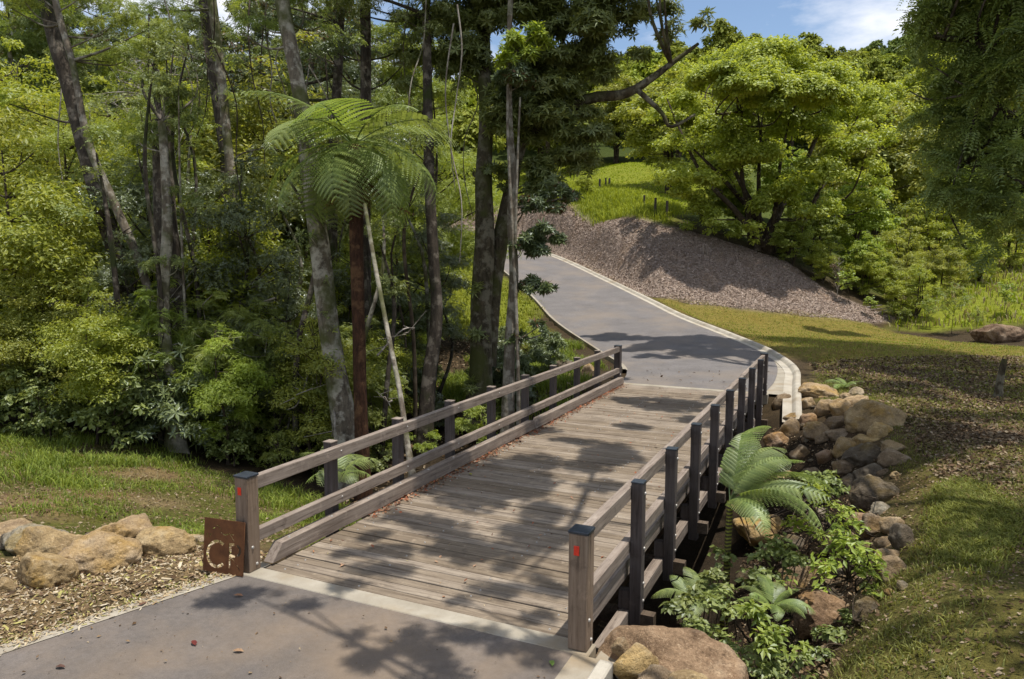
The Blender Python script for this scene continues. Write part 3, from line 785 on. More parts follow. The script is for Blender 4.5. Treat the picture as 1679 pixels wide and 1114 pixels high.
rock(1086,1122,80,40,'brown','dark little rock in front of the huge mottled boulder', d=6.1, group='rocks beside the near right end post')
rock(1018,1062,28,26,'tan','little tan stone against the concrete block', d=6.75, group='rocks beside the near right end post')
rock(1130,1118,60,24,'ochre','ochre stone at the foot of the huge mottled boulder', d=6.0, group='rocks beside the near right end post')
FS = [rock_mesh(900+k, (1, .8, .6)) for k in range(5)]
for mm in FS: mm.materials.append(MATS['sandstone_rock'])
rgS = np.random.default_rng(31); k = 0
while k < 80:
    px, py = rgS.uniform(1265, 1490), rgS.uniform(645, 1010)
    if px < 1265+max(0, py-760)*.25: continue
    P, d = hit(px, py)
    if not (2.6 < P[0] < 4.95 and P[2] < .1): continue
    o = bpy.data.objects.new('rubble_stone', FS[k % 5]); COL.objects.link(o); s_ = rgS.uniform(.12, .3); o.scale = (s_, s_, s_); o.location = [float(v) for v in P]; o.rotation_euler = tuple(rgS.uniform(-.6, .6, 2))+(rgS.random()*6.28,)
    o.color = (*TINTS[['tan', 'brown', 'grey', 'ochre', 'dark', 'brown'][k % 6]], 1); tag(o, 'small rubble stone wedged between the boulders of the creek bank', 'stone', 'rubble between the creek boulders'); k += 1
LR = 'boulders edging the left verge'
for a in [
 (18,876,72,28,'tan','pale tan boulder at the back left of the verge rocks',10.9),
 (26,893,52,30,'dark','dark grey boulder under the pale tan one on the left verge',10.6),
 (66,896,120,52,'grey','long grey lichen covered boulder slanting down on the left verge',10.3),
 (92,903,108,64,'ochre','yellow brown boulder with a flat top on the left verge',10.0),
 (72,943,92,60,'ochre','low mossy boulder nearest the road on the left verge',9.5),
 (168,917,108,60,'tan','big smooth oval boulder in the middle of the left verge rocks',9.8),
 (196,882,96,50,'tan','broad brown boulder behind the big oval one on the left verge',10.2),
 (270,898,92,50,'ochre','long boulder with dark base nearest to the rusty sign',9.8),
 (323,886,34,16,'pale','small pale flat rock just left of the rusty sign',9.9),
 (6,966,34,28,'ochre','small boulder at the corner below the grey lichen covered one',9.1),
 (148,885,24,18,'dark','small dark stone wedged behind the big oval boulder',10.3),
]: rock(*a[:5], a[5], group=LR)
rock(22,795,44,26,'tan','round tan boulder in the long grass by the forest edge', d=16.5, group='boulders in the grass')
rock(48,808,54,22,'ochre','low wide boulder in the long grass by the forest edge', d=16.0, group='boulders in the grass')
rock(1637,556,66,36,'brown','square brown boulder standing alone on the far right lawn', group='far lawn rocks', mat='granite_rock')
rock(965,612,24,24,'tan','tan boulder seen through the far left rails', d=24.5, group='rocks behind the far left rails')
rock(925,606,40,24,'dark','dark rock seen through the far left rails', d=25, group='rocks behind the far left rails')

# ------------------------------------------------------------------ foliage tools
def T_leaf(w=.22, fold=.06, droop=-.06):
    return np.array([(0, 0, 0), (.45, w, fold), (1, 0, droop), (.45, -w, fold)], float), np.array([(0, 1, 2, 3)])
def T_multi(items):
    """items: (origin, direction, length, width) leaves in the template plane"""
    V, Q = [], []
    for k, (o, a, l, w, tilt) in enumerate(items):
        d = np.array([math.cos(a)*math.cos(tilt), math.sin(a)*math.cos(tilt), math.sin(tilt)]); s = np.array([-math.sin(a), math.cos(a), 0.])
        o = np.array(o, float)
        V += [o, o+d*l*.45+s*w+UP*.02, o+d*l-UP*.06*l, o+d*l*.45-s*w+UP*.02]; Q.append(np.arange(4)+4*k)
    return np.array(V), np.array(Q)
rg0 = np.random.default_rng(3)
TEMPL = {
 'leaf': T_leaf(),
 'broad': T_leaf(.32, .05),
 'blob': T_leaf(.48, .12, -.15),
 'rosette': T_multi([((0, 0, 0), k*2*math.pi/7+.2*rg0.random(), .75+.3*rg0.random(), .125, rg0.uniform(-.5, .5)) for k in range(7)]),
 'spray': T_multi([((.14*k, 0, -.01*k*k), (.75 if k % 2 else -.75)*(1-.06*k), .34, .085, rg0.uniform(-.35, .2)) for k in range(6)]+[((.8, 0, -.3), 0, .34, .085, -.2)]),
 'pinnate': T_multi([q for k in range(7) for q in [((.13*k, 0, -.008*k*k), 1.1, .26*(1-.05*k), .045, -.15), ((.13*k, 0, -.008*k*k), -1.1, .26*(1-.05*k), .045, -.15)]]+[((.9, 0, -.4), 0, .22, .045, -.2)]),
}
def scatter_units(P, Nn, S, tmpl, rg, cvar=None, droop=.25):
    V0, Q0 = TEMPL[tmpl]; n = len(P)
    Nn = nrm(Nn)
    r = rg.normal(size=(n, 3)); t = r-(r*Nn).sum(1, keepdims=True)*Nn; t = nrm(t)-np.array([0, 0, droop]); t = nrm(t-(t*Nn).sum(1, keepdims=True)*Nn)
    b = np.cross(Nn, t)
    V = P[:, None]+S[:, None, None]*(V0[None, :, 0, None]*t[:, None]+V0[None, :, 1, None]*b[:, None]+V0[None, :, 2, None]*Nn[:, None])
    k = len(V0)
    Q = (Q0[None]+(np.arange(n)*k)[:, None, None]).reshape(-1, 4)
    var = (rg.random(n*len(Q0))*.7 + (np.repeat(cvar, len(Q0)) if cvar is not None else .15)*.45)
    return V.reshape(-1, 3), Q, np.clip(var, 0, 1)

def crown_geo(blobs, n, size, tmpl, seed, clump=.36, upw=.6, droop=.25, shell=.35, flat=.8, perblob=7, outw=.7):
    """leaf units in clumps inside a list of ellipsoid blobs (centre, radii)"""
    rg = np.random.default_rng(seed)
    wts = np.array([b[2] if len(b) > 2 else 1. for b in blobs]); blobs = [(b[0], b[1]) for b in blobs]
    vol = np.array([np.prod(b[1])**(2/3) for b in blobs]); nb = len(blobs)
    CC, CRr, WW = [], [], []
    for (c, r), v, w_ in zip(blobs, vol, wts):
        k = max(3, int(round(perblob*nb*v/vol.sum())))
        d = nrm(rg.normal(size=(k, 3))); d[:, 2] = np.where(d[:, 2] < -.35, -d[:, 2], d[:, 2])
        rr = shell+(1-shell)*rg.random(k)**.5
        CC.append(np.array(c)+d*rr[:, None]*np.array(r)*.85)
        CRr.append(np.tile(np.array(r).mean()*clump, k)*rg.uniform(.65, 1.3, k)); WW.append(np.full(k, w_))
    CC = np.concatenate(CC); CRr = np.concatenate(CRr)
    pr = CRr**2*np.concatenate(WW); idx = rg.choice(len(CC), n, p=pr/pr.sum())
    d = nrm(rg.normal(size=(n, 3))); d[:, 2] = np.where(d[:, 2] < -.2, -d[:, 2]*.6, d[:, 2])
    rad = rg.random(n)**.45*rg.uniform(.85, 1.25, n)
    P = CC[idx]+d*(rad*CRr[idx])[:, None]*np.array([1, 1, flat])
    Nn = upw*UP+outw*d+rg.normal(size=(n, 3))*.38
    cv = rg.random(len(CC))[idx]
    S = size*rg.uniform(.65, 1.3, n)
    return scatter_units(P, Nn, S, tmpl, rg, cv, droop), CC

def limbs_geo(base_pts, targets, r0, seed, sides=6, k=None, rend=.012):
    """curved limbs from the nearest of the given trunk points to the clump centres"""
    rg = np.random.default_rng(seed); parts = []
    base_pts = np.asarray(base_pts)
    if k is not None and len(targets) > k: targets = targets[rg.choice(len(targets), k, replace=False)]
    for t in targets:
        dz = base_pts-t; cost = np.linalg.norm(dz*np.array([1, 1, .6]), axis=1)+np.where(base_pts[:, 2] > t[2]-.2, 3., 0)
        b = base_pts[cost.argmin()]
        mid = (b+t)/2+rg.normal(size=3)*.12*np.linalg.norm(t-b)*np.array([1, 1, .5])-UP*.05*np.linalg.norm(t-b)
        ln = np.linalg.norm(t-b); r = min(r0, max(.018, .016*ln+.01))
        parts.append(tube([b, mid, t], [r, r*.65, rend], sides, .05, int(rg.integers(1e6))))
    return merge(parts) if parts else None

def leaf_obj(name, geo, mat, parent=None):
    V, Q, var = geo
    return link(name, np_mesh(name, V, Q, False, var), parent, [MATS[mat]])
def tube_obj(name, parts, mat, parent=None):
    V, Q = merge(parts)
    return link(name, np_mesh(name, V, Q, True), parent, [MATS[mat]])

def px_line(pts, d):
    """polyline of photo pixels at depth d (or a list of depths)"""
    ds = d if hasattr(d, '__len__') else [d]*len(pts)
    return [at(x, y, dd) for (x, y), dd in zip(pts, ds)]

def trunk_tree(name, label, pts, d, w0, w1, bark, blobs=None, n=0, size=.14, tmpl='leaf', leaf='leaf_dark', seed=1, group=None, limbs=10, extra=None, cat='tree', sides=12, wob=.06, flare=.45, top_r=None, crownkw=None):
    """a tree whose trunk follows a photo polyline; the base is carried down to the ground"""
    P = px_line(pts, d)
    d0 = d[0] if hasattr(d, '__len__') else d
    b = P[0]; g_ = gz(b[0], b[1])
    P = [np.array([b[0], b[1], g_-.15])]+(P if b[2] > g_+.4 else P[1:])
    n_ = len(P); tt_ = np.linspace(0, 1, n_); rad = (w1+(w0-w1)*(1-tt_)**1.8)/2*d0/F_PX
    o = empty(name, (P[0][0], P[0][1], g_), label, cat, group)
    off = np.array([P[0][0], P[0][1], g_])
    parts = [tube(np.array(P)-off, rad, sides, wob, seed, flare)]
    tp = np.array(P)-off
    fine = np.concatenate([np.linspace(tp[i], tp[i+1], 5)[:-1] for i in range(len(tp)-1)]+[tp[-1:]])
    for e in (extra or []):
        ep, ed, ew0, ew1 = e
        q = np.array(px_line(ep, ed))-off; dd = ed[0] if hasattr(ed, '__len__') else ed
        parts.append(tube(q, np.linspace(ew0, ew1, len(q))/2*dd/F_PX, 8, wob, seed+7)); fine = np.concatenate([fine, q])
    if blobs:
        bl = [(np.array(c)-off, np.array(r, float)) for c, r in blobs]
        geo, CC = crown_geo(bl, n, size, tmpl, seed, **(crownkw or {}))
        lg = limbs_geo(fine, CC, .09, seed, 6, limbs)
        if lg is not None: parts.append(lg)
        tube_obj('trunk', parts, bark, o)
        leaf_obj('crown', geo, leaf, o)
    else:
        tube_obj('trunk', parts, bark, o)
    return o
def pb(px, py, rp, d, ry=None, zs=1.0):
    """blob at a photo pixel: radius in pixels"""
    r = rp*d/F_PX
    return (at(px, py, d), (r, r if ry is None else ry, r*zs))

# ------------------------------------------------------------------ reusable trees
def proto_tree(seed, H, Rr, n, size, tmpl, leaf, bark, trunk_r, base=.35, nb=9, kw=None, stems=1, lean=.06):
    rg = np.random.default_rng(seed); parts = []; fine = []
    for s in range(stems):
        a = rg.random()*6.28; sp = (Rr*.35 if stems > 1 else H*lean)
        top = np.array([math.cos(a)*sp, math.sin(a)*sp, H*.86])
        pts = [np.array([rg.normal()*.1*(stems > 1), rg.normal()*.1*(stems > 1), -.15]), top*np.array([.25, .25, .3])+rg.normal(size=3)*.03*H*np.array([1, 1, 0]), top*np.array([.6, .6, .65])+rg.normal(size=3)*.03*H*np.array([1, 1, 0]), top]
        parts.append(tube(pts, np.array([1, .75, .5, .15])*trunk_r, 7, .06, seed+s, .4)); fine += list(np.concatenate([np.linspace(pts[i], pts[i+1], 5) for i in range(3)]))
    blobs = []
    for k in range(nb):
        t = (k+.5)/nb; z = H*(base+(1-base)*t*.92); prof = math.sin(math.pi*(.18+.78*t))**.8
        a = k*2.4+rg.random(); q = Rr*prof*rg.uniform(.35, .62)
        r = Rr*prof*rg.uniform(.42, .6)+.08*Rr
        blobs.append((np.array([math.cos(a)*q, math.sin(a)*q, z]), np.array([r, r, r*.75])))
    geo, CC = crown_geo(blobs, n, size, tmpl, seed, **(kw or {}))
    lg = limbs_geo(np.array(fine), CC, trunk_r*.5, seed, 5, 22)
    parts.append(lg)
    V, Q = merge(parts)
    tm = np_mesh('trunk', V, Q, True); tm.materials.append(MATS[bark])
    cm = np_mesh('crown', geo[0], geo[1], False, geo[2]); cm.materials.append(MATS[leaf])
    return tm, cm
def plant(name, protos, loc, rz, s, label, cat, group=None, sz=None, crown='crown'):
    o = empty(name, loc, label, cat, group, rz)
    o.scale = (s, s, sz if sz else s)
    tm, cm = protos
    t = bpy.data.objects.new('trunk', tm); COL.objects.link(t); t.parent = o
    c = bpy.data.objects.new(crown, cm); COL.objects.link(c); c.parent = o
    return o
AIR = dict(clump=.52, shell=.15, perblob=9)
PR = {
 'under_a': proto_tree(11, 6.0, 1.9, 9000, .13, 'spray', 'leaf_bright', 'twig_bark', .07, .2, 11, AIR),
 'under_b': proto_tree(12, 7.0, 2.1, 17000, .12, 'leaf', 'leaf_sunny', 'twig_bark', .07, .18, 12, AIR),
 'under_c': proto_tree(13, 5.0, 1.8, 14000, .115, 'broad', 'leaf_bright', 'dark_bark', .06, .12, 10, AIR),
 'under_d': proto_tree(14, 8.0, 1.7, 6500, .16, 'spray', 'leaf_glossy', 'dark_bark', .07, .2, 12, AIR),
 'under_e': proto_tree(17, 6.5, 2.0, 2600, .32, 'pinnate', 'leaf_spring', 'pale_smooth_bark', .05, .3, 9, dict(clump=.5, shell=.2, upw=.95)),
 'shrub_a': proto_tree(21, 2.2, 1.2, 2600, .13, 'broad', 'leaf_mid', 'twig_bark', .03, .02, 9, stems=3),
 'shrub_b': proto_tree(22, 1.8, 1.1, 900, .2, 'spray', 'leaf_bright', 'twig_bark', .03, .02, 8, stems=3),
 'shrub_c': proto_tree(23, 2.6, 1.2, 1000, .24, 'rosette', 'leaf_glossy', 'twig_bark', .03, .05, 9, stems=2),
 'tall_a': proto_tree(31, 20, 4.2, 24000, .26, 'leaf', 'leaf_dark', 'dark_bark', .26, .3, 14),
 'tall_b': proto_tree(32, 22, 3.9, 8500, .36, 'spray', 'leaf_mid', 'pale_lichen_bark', .24, .35, 14),
 'tall_c': proto_tree(33, 18, 4.2, 7500, .4, 'spray', 'leaf_bright', 'pale_smooth_bark', .22, .3, 13),
 'field_a': proto_tree(41, 12, 5.4, 26000, .3, 'broad', 'leaf_sunny', 'twig_bark', .22, .18, 18, stems=4),
 'field_b': proto_tree(42, 9, 3.8, 18000, .24, 'broad', 'leaf_bright', 'twig_bark', .16, .12, 14, stems=3),
 'field_c': proto_tree(43, 7, 3.4, 15000, .2, 'leaf', 'leaf_sunny', 'twig_bark', .12, .06, 13, stems=3),
 'sapling': proto_tree(51, 2.4, .8, 420, .17, 'broad', 'leaf_spring', 'twig_bark', .018, .4, 6),
 'sapling_b': proto_tree(52, 2.6, .9, 300, .2, 'spray', 'leaf_spring', 'twig_bark', .016, .35, 6),
}

SUNV = np.array([.215, .04, 1.0])     # direction to the sun per metre of height
def over(x, y, h):
    """point at height h whose shadow falls on (x, y, 0)"""
    return np.array([x, y, 0])+SUNV*h
def hit_top(px, py):
    """terrain hit, or the bridge deck where that lies in front of it"""
    v = FW+RT*(px-IMG_W/2)/F_PX+UPV*(IMG_H/2-py)/F_PX
    if v[2] < 0:
        t = -CAM[2]/v[2]; q = CAM+v*t
        if abs(q[0]) < 2.2 and -.2 < q[1] < 14.6: return q, t
    return hit(px, py)
def shade(areas, h, thick=.3, above=True):
    """leafy blobs at height h that throw their shade on the given areas (photo pixels: x, y, half width, half height)"""
    out = []
    for k, (px, py, rx, ry) in enumerate(areas):
        c, d = hit_top(px, py); hh = (max(h, 4.6+.345*d-c[2]) if above else h)+((k*37) % 10)*.12
        u = hit_top(px, py-ry*.8)[0]-c; w_ = rx*d/F_PX*.85; v_ = min(np.hypot(u[0], u[1]), 6.)*.9
        # ellipse half axes along the camera right and depth directions, put on the x and y axes
        out.append((c+SUNV*hh, np.array([math.hypot(w_*math.cos(YAW), v_*math.sin(YAW)), math.hypot(w_*math.sin(YAW), v_*math.cos(YAW)), thick])))
    return out
SHK = dict(clump=.6, shell=.0, perblob=7, flat=.4)

# ------------------------------------------------------------------ named forest trees on the left
trunk_tree('forest_tree', 'tall dark trunk leaning left beside a thin pale stem at the left of the forest', [(268,680),(240,580),(205,455),(180,380),(150,280),(115,150),(88,60),(70,-30),(45,-200)], 21, 40, 22, 'dark_bark',
  [pb(60,-120,110,21),pb(-40,-100,90,22),pb(150,-140,90,20),pb(30,50,50,22),pb(-20,110,60,22.5),pb(130,30,50,21.5),pb(10,180,44,22)], 4200, .18, 'spray', 'leaf_bright', 61)
trunk_tree('slender_tree', 'thin pale stem crossing in front of the leaning dark trunk', [(262,560),(232,440),(190,340),(150,250),(135,190),(118,100),(95,20),(80,-60)], 20, 17, 10, 'pale_smooth_bark',
  [pb(90,-60,50,20),pb(30,20,45,20),pb(170,20,50,20),pb(215,60,50,20.5),pb(180,110,44,20.5)], 1700, .17, 'spray', 'leaf_bright', 62)
trunk_tree('forest_tree', 'pale slim trunk standing on the grass edge left of the bridge', [(290,727),(282,650),(272,570),(268,480),(274,380),(272,300),(266,200)], 18.8, 30, 14, 'pale_lichen_bark',
  [pb(262,170,50,19),pb(240,230,40,19),pb(300,200,40,19),pb(270,440,34,18.7),pb(300,330,30,19)], 2600, .15, 'spray', 'leaf_mid', 63)
trunk_tree('forest_tree', 'stout dark trunk with buttress roots just behind the pale slim trunk', [(312,700),(300,620),(285,540),(278,430),(270,330),(266,200)], 20.2, 66, 34, 'dark_bark',
  [pb(272,90,55,20.5)], 900, .16, 'spray', 'leaf_bright', 64, flare=.9)
trunk_tree('forest_tree', 'straight grey trunk with thin side branches left of the tree fern', [(412,590),(400,480),(390,400),(375,250),(362,120),(345,-20),(330,-150)], 24, 20, 14, 'pale_lichen_bark',
  [pb(330,-120,90,24),pb(290,40,60,24.5),pb(240,10,60,24.5),pb(380,10,50,24),pb(390,60,34,24),pb(400,110,30,24),pb(380,170,30,24),pb(330,300,38,24)], 1500, .32, 'pinnate', 'leaf_spring', 65)
trunk_tree('forest_tree', 'dark trunk running up close beside the straight grey trunk', [(392,600),(385,440),(370,250),(345,80),(330,-40),(320,-150)], 25.2, 26, 18, 'dark_bark',
  [pb(300,-150,100,25)], 1400, .2, 'spray', 'leaf_mid', 66)
trunk_tree('forest_tree', 'tall lichen patched trunk rising behind the tree fern', [(570,735),(556,640),(540,540),(525,420),(515,330),(500,200),(485,120),(468,30),(455,-60),(440,-220)], 18.4, 46, 22, 'pale_lichen_bark',
  [pb(430,-110,110,18.4),pb(530,-60,90,18.6),pb(470,30,60,19),pb(600,-120,100,18),pb(420,60,50,19.5),pb(540,60,55,19.5),pb(518,400,20,18.1),pb(540,470,18,18.1),pb(548,585,15,18.1),pb(530,520,14,18.1),pb(480,-220,130,18)], 10000, .17, 'spray', 'leaf_mid', 67, limbs=16)
trunk_tree('forest_tree', 'dark straight trunk directly behind the tree fern', [(602,660),(600,500),(598,300),(600,100),(598,-100)], 22.5, 24, 16, 'dark_bark',
  [pb(600,-40,90,22.5),pb(560,90,60,22),pb(640,110,50,23),pb(610,200,40,23)], 3600, .18, 'spray', 'leaf_dark', 68)
trunk_tree('forest_tree', 'thin dark trunk between the lichen patched trunk and the tree fern', [(552,600),(545,420),(548,250),(556,80),(560,-80)], 25, 20, 14, 'dark_bark',
  [pb(540,30,80,25),pb(500,110,50,25),pb(580,150,46,26),pb(420,130,50,26),pb(440,40,60,26)], 4200, .2, 'spray', 'leaf_dark', 69)
trunk_tree('dead_pole', 'bare whitish leaning pole rising behind the left railing', [(677,790),(668,730),(655,640),(635,540),(612,420),(598,335)], [12.4,12.6,12.9,13.3,13.8,14.2], 14, 7, 'pale_lichen_bark', seed=70, flare=.1, cat='dead tree')
trunk_tree('forest_tree', 'dark crooked trunk right of the tree fern', [(698,705),(703,620),(716,520),(711,420),(704,300),(702,180),(700,60),(698,-80)], 21, 30, 14, 'dark_bark',
  [pb(700,80,60,21),pb(720,10,60,21),pb(690,40,50,21),pb(600,-10,60,22),pb(785,50,50,21.6),pb(640,20,50,21.5),pb(560,15,50,22),pb(660,90,40,21.4),pb(745,60,56,21.6),pb(690,160,44,21.6),pb(660,-40,80,21),pb(740,-30,70,21),pb(740,140,46,21.5),pb(700,230,34,22)], 10000, .17, 'spray', 'leaf_mid', 71, limbs=12)
trunk_tree('forest_tree', 'big mossy forked trunk in the middle of the picture behind the railing', [(782,700),(788,620),(790,500),(795,400),(793,300),(797,200),(793,80),(790,-30),(790,-200)], 22, 46, 20, 'mossy_bark',
  [pb(760,120,60,22),pb(860,40,70,21.5),pb(900,130,70,21.5),pb(950,60,60,21),pb(905,220,64,21.5),pb(870,300,46,21.5),pb(940,280,46,21.8),pb(820,-80,110,22),pb(960,-60,90,21),
   pb(1000,60,46,21),pb(1060,30,44,21),pb(1105,60,34,21),pb(1150,44,28,21),pb(1045,100,30,21),pb(1000,140,24,21),pb(1060,-50,70,20),pb(840,210,56,21.6),pb(870,170,64,21.8),pb(930,180,56,21.4),pb(720,60,56,22.5),pb(680,120,44,22.6),pb(960,240,44,21.4),pb(900,330,44,21.6),pb(970,120,48,21.2),pb(820,300,34,21.7),pb(880,-10,70,21.5),pb(800,20,56,21.8),pb(775,560,20,21.6),pb(772,640,22,21.6),pb(780,480,16,21.6),pb(760,-20,56,22),pb(1000,10,50,21)], 24000, .25, 'rosette', 'leaf_mid', 72, limbs=26, crownkw=dict(clump=.5, perblob=9),
  extra=[([(796,600),(808,470),(820,400),(836,320),(846,270),(868,200),(900,120)], 22.4, 36, 12), ([(868,215),(960,165),(1020,155),(1060,135),(1100,105),(1145,72)], [22.2,21.6,21.2,21,21,21], 22, 5), ([(1045,148),(1085,185),(1100,208),(1140,188)], 21, 9, 4)])
trunk_tree('forest_tree', 'slim pale trunk right of the big mossy forked trunk', [(832,690),(836,560),(843,450),(838,360),(841,290),(836,200),(834,100),(838,-20)], 20.4, 25, 9, 'pale_smooth_bark',
  [pb(850,150,44,20.5),pb(870,420,34,20.4,zs=1.2),pb(900,395,30,20.4),pb(865,480,26,20.4),pb(905,480,22,20.3),pb(885,345,34,20.6),pb(920,330,30,20.6),pb(850,560,22,20.2),pb(880,545,20,20.2)], 3200, .2, 'rosette', 'leaf_dark', 73, limbs=14)
trunk_tree('slender_tree', 'pair of bamboo thin stems rising beside the slim pale trunk', [(850,640),(846,500),(836,300),(832,180),(836,60)], 20.1, 8, 4, 'pale_smooth_bark',
  [pb(845,95,34,20),pb(880,70,28,20)], 260, .26, 'rosette', 'leaf_bright', 74, extra=[([(845,400),(848,280),(853,160)], 20.1, 5, 3)])

# unseen trees added on the right, crowns shaped to shade bridge, roads and lawn
def big_tree(name, label, base, top, r0, blobs, n, size, tmpl, leaf, bark, seed, extra=(), limbs=24, crownkw=None):
    g_ = gz(base[0], base[1]); off = np.array([base[0], base[1], g_])
    o = empty(name, off, label, 'tree')
    pts = [np.array([0, 0, -.2]), (np.array(top)-off)*np.array([.2, .2, .35]), (np.array(top)-off)*np.array([.6, .6, .7]), np.array(top)-off]
    parts = [tube(pts, np.array([1, .8, .55, .2])*r0, 12, .06, seed, .5)]
    fine = np.concatenate([np.linspace(pts[i], pts[i+1], 6) for i in range(3)])
    for q, a, b in extra:
        q = np.array(q)-off; parts.append(tube(q, np.linspace(a, b, len(q)), 8, .06, seed+3)); fine = np.concatenate([fine]+[np.linspace(q[i], q[i+1], 5) for i in range(len(q)-1)])
    geo, CC = crown_geo([(np.array(q[0])-off, np.array(q[1], float))+tuple(q[2:]) for q in blobs], n, size, tmpl, seed, **(crownkw or {}))
    parts.append(limbs_geo(fine, CC, .07, seed, 6, limbs))
    tube_obj('trunk', parts, bark, o); leaf_obj('crown', geo, leaf, o)
    return o
big_tree('unseen_shade_tree', 'unseen added tree right of the near road, boughs placed to shade road and bridge end', (9.0, -4.5), (8.0, -4, 11.5), .3,  # added out of view to cast the near road shadows
  shade([(330,1000,80,13),(410,985,50,10),(480,1004,34,9),(700,1035,110,24),(640,1072,110,24),(800,1075,90,24),(880,1062,46,22),(570,1096,80,14),(860,1000,50,14),(560,960,46,12),(740,985,40,10),(760,1045,80,20),(560,1060,60,14),(700,1100,90,14),(860,1095,60,16)], 8.2)+[(over(4.5,-4,10.5),(2.2,2.0,.9),.2),(over(7,-5,11),(2.4,2.4,1.2),.2)],
  5600, .18, 'rosette', 'leaf_mid', 'pale_lichen_bark', 81, limbs=4, crownkw=SHK)
big_tree('unseen_shade_tree', 'unseen added tree right of the creek, boughs placed to shade the deck', (11.5, 3.2), (10.2, 4, 14), .3,  # stands unseen at the right, put in to shade the deck
  shade([(800,795,200,44),(690,850,90,26),(880,880,110,30),(760,900,130,26),(990,745,100,30),(900,760,80,20),(640,905,70,18),(600,880,50,12),(830,935,70,18),(1080,662,95,15),(1010,655,60,9),(1125,690,60,10),(1040,700,60,8),(940,725,50,10),(560,905,40,10),(1160,652,30,6),(900,845,80,18),(985,795,70,16),(700,795,60,14),(1060,765,50,12),(870,705,50,10),(620,930,60,12),(800,965,70,14),(890,965,40,18)], 10.6)+[(over(7.5,4,13.5),(2,2,1),.2)],
  10500, .18, 'rosette', 'leaf_mid', 'dark_bark', 82, limbs=6, extra=[([(10.6,3.8,8.5),(8,3.8,10),(5.5,3.8,10.8),(3.0,3.6,10.9)], .09, .025), ([(10.5,3.9,10),(8,6.5,11.8),(5.5,9.5,11.8),(3.4,11.4,11.8)], .09, .025)], crownkw=SHK)

# right-hand overhanging tree, trunk just outside the picture
RB = [pb(1560,30,60,14),pb(1650,40,70,13.5),pb(1600,130,66,14.5),pb(1665,160,66,13.5),pb(1545,210,54,15),pb(1620,250,66,14.5),pb(1690,270,60,13.5),pb(1560,320,46,15),pb(1640,350,54,14.5),pb(1520,120,30,14.5),pb(1530,60,28,14.2),pb(1690,80,60,13),pb(1600,390,34,15),pb(1690,370,50,13.6),pb(1600,-60,90,13.5),pb(1720,-40,90,13),pb(1500,-70,60,13.5)]
RB += [pb(1580,70,50,15.5),pb(1630,110,50,15),pb(1560,150,40,15.5),pb(1600,200,46,15.2),pb(1650,230,46,15),pb(1590,280,44,15.5),pb(1550,260,36,15.8),pb(1660,310,44,15),pb(1610,330,40,15.6),pb(1510,90,30,15.8),pb(1530,20,40,15.4),pb(1620,0,60,15)]
RB += [pb(1492,28,20,15.5),pb(1502,160,18,15.5),pb(1515,252,20,15.6),pb(1535,330,22,15.6),pb(1565,405,22,15.4),pb(1482,88,14,15.6),pb(1630,420,24,15),pb(1505,5,24,15.4)]
RB = [q+(3.2,) for q in RB]
big_tree('overhanging_tree', 'dark feathery leaved tree overhanging the lawn from the right edge', (13.2, 9.8), (12.2, 10.0, 13), .36, RB, 8600, .4, 'pinnate', 'leaf_mid', 'dark_bark', 83,
  extra=[([(12.8,9.8,3.5), at(1720,230,14), at(1650,182,14.2), at(1600,152,14.4)], .13, .04), ([(12.7,9.9,5), at(1700,120,13.8), at(1600,70,14), at(1530,60,14.2)], .1, .03)], limbs=46, crownkw=dict(droop=.35, clump=.4))
big_tree('unseen_shade_tree', 'unseen added tree right of the lawn, crown shaped to dapple the grass with shade', (16.5, 6.5), (14.5, 7.5, 14), .34,  # added out of view only for the dapples on the lawn
  shade([(1330,560,90,13),(1430,572,110,16),(1560,592,110,20),(1640,640,60,34),(1450,612,110,16),(1550,680,110,22),(1420,640,60,14),(1640,720,60,26),(1500,722,60,18),(1610,790,66,26),(1530,825,60,24),(1570,900,80,30),(1640,960,60,34),(1490,960,70,22),(1430,800,46,34),(1460,890,36,24),(1390,760,36,20),(1480,640,70,24),(1600,604,80,16),(1350,620,60,14),(1580,760,60,20),(1490,800,40,24),(1520,870,60,26),(1600,850,60,26),(1500,920,60,22),(1620,1010,60,24),(1440,1010,60,18),(1500,1050,60,20),(1640,690,60,20),(1660,880,40,30),(1580,960,50,24),(1420,960,50,24),(1530,1090,80,16),(1650,1090,50,16),(1380,700,40,16),(1600,640,60,20),(1480,680,50,16),(1330,585,80,14),(1430,600,80,14),(1560,625,90,14),(1400,630,60,12),(1500,655,60,12),(1380,600,60,12)], 9.2, .4)+[(over(12,8,14),(2.6,2.6,1.2),.25)],
  42000, .28, 'pinnate', 'leaf_mid', 'dark_bark', 86, limbs=26, crownkw=SHK)
big_tree('unseen_shade_tree', 'unseen added tree right of the near lawn, crown shaped to shade the creek bank', (11.0, -1.0), (9.6, .5, 11), .28,  # unseen, leaf blobs laid out to shade the gully and bank
  shade([(1560,1005,80,24),(1450,1050,80,20),(1640,1060,60,26),(1390,1090,60,14),(1250,950,60,44),(1330,930,50,30),(1200,1000,50,40),(1290,1050,50,24)], 8.8)+[(over(10,-1,11),(2.2,2.2,1.1),.2)],
  3200, .27, 'pinnate', 'leaf_mid', 'dark_bark', 84, extra=[([(9.9,.2,8),(8,2.5,9),(6.5,5.5,9.5),(6.2,8,10)], .09, .03)], crownkw=SHK)
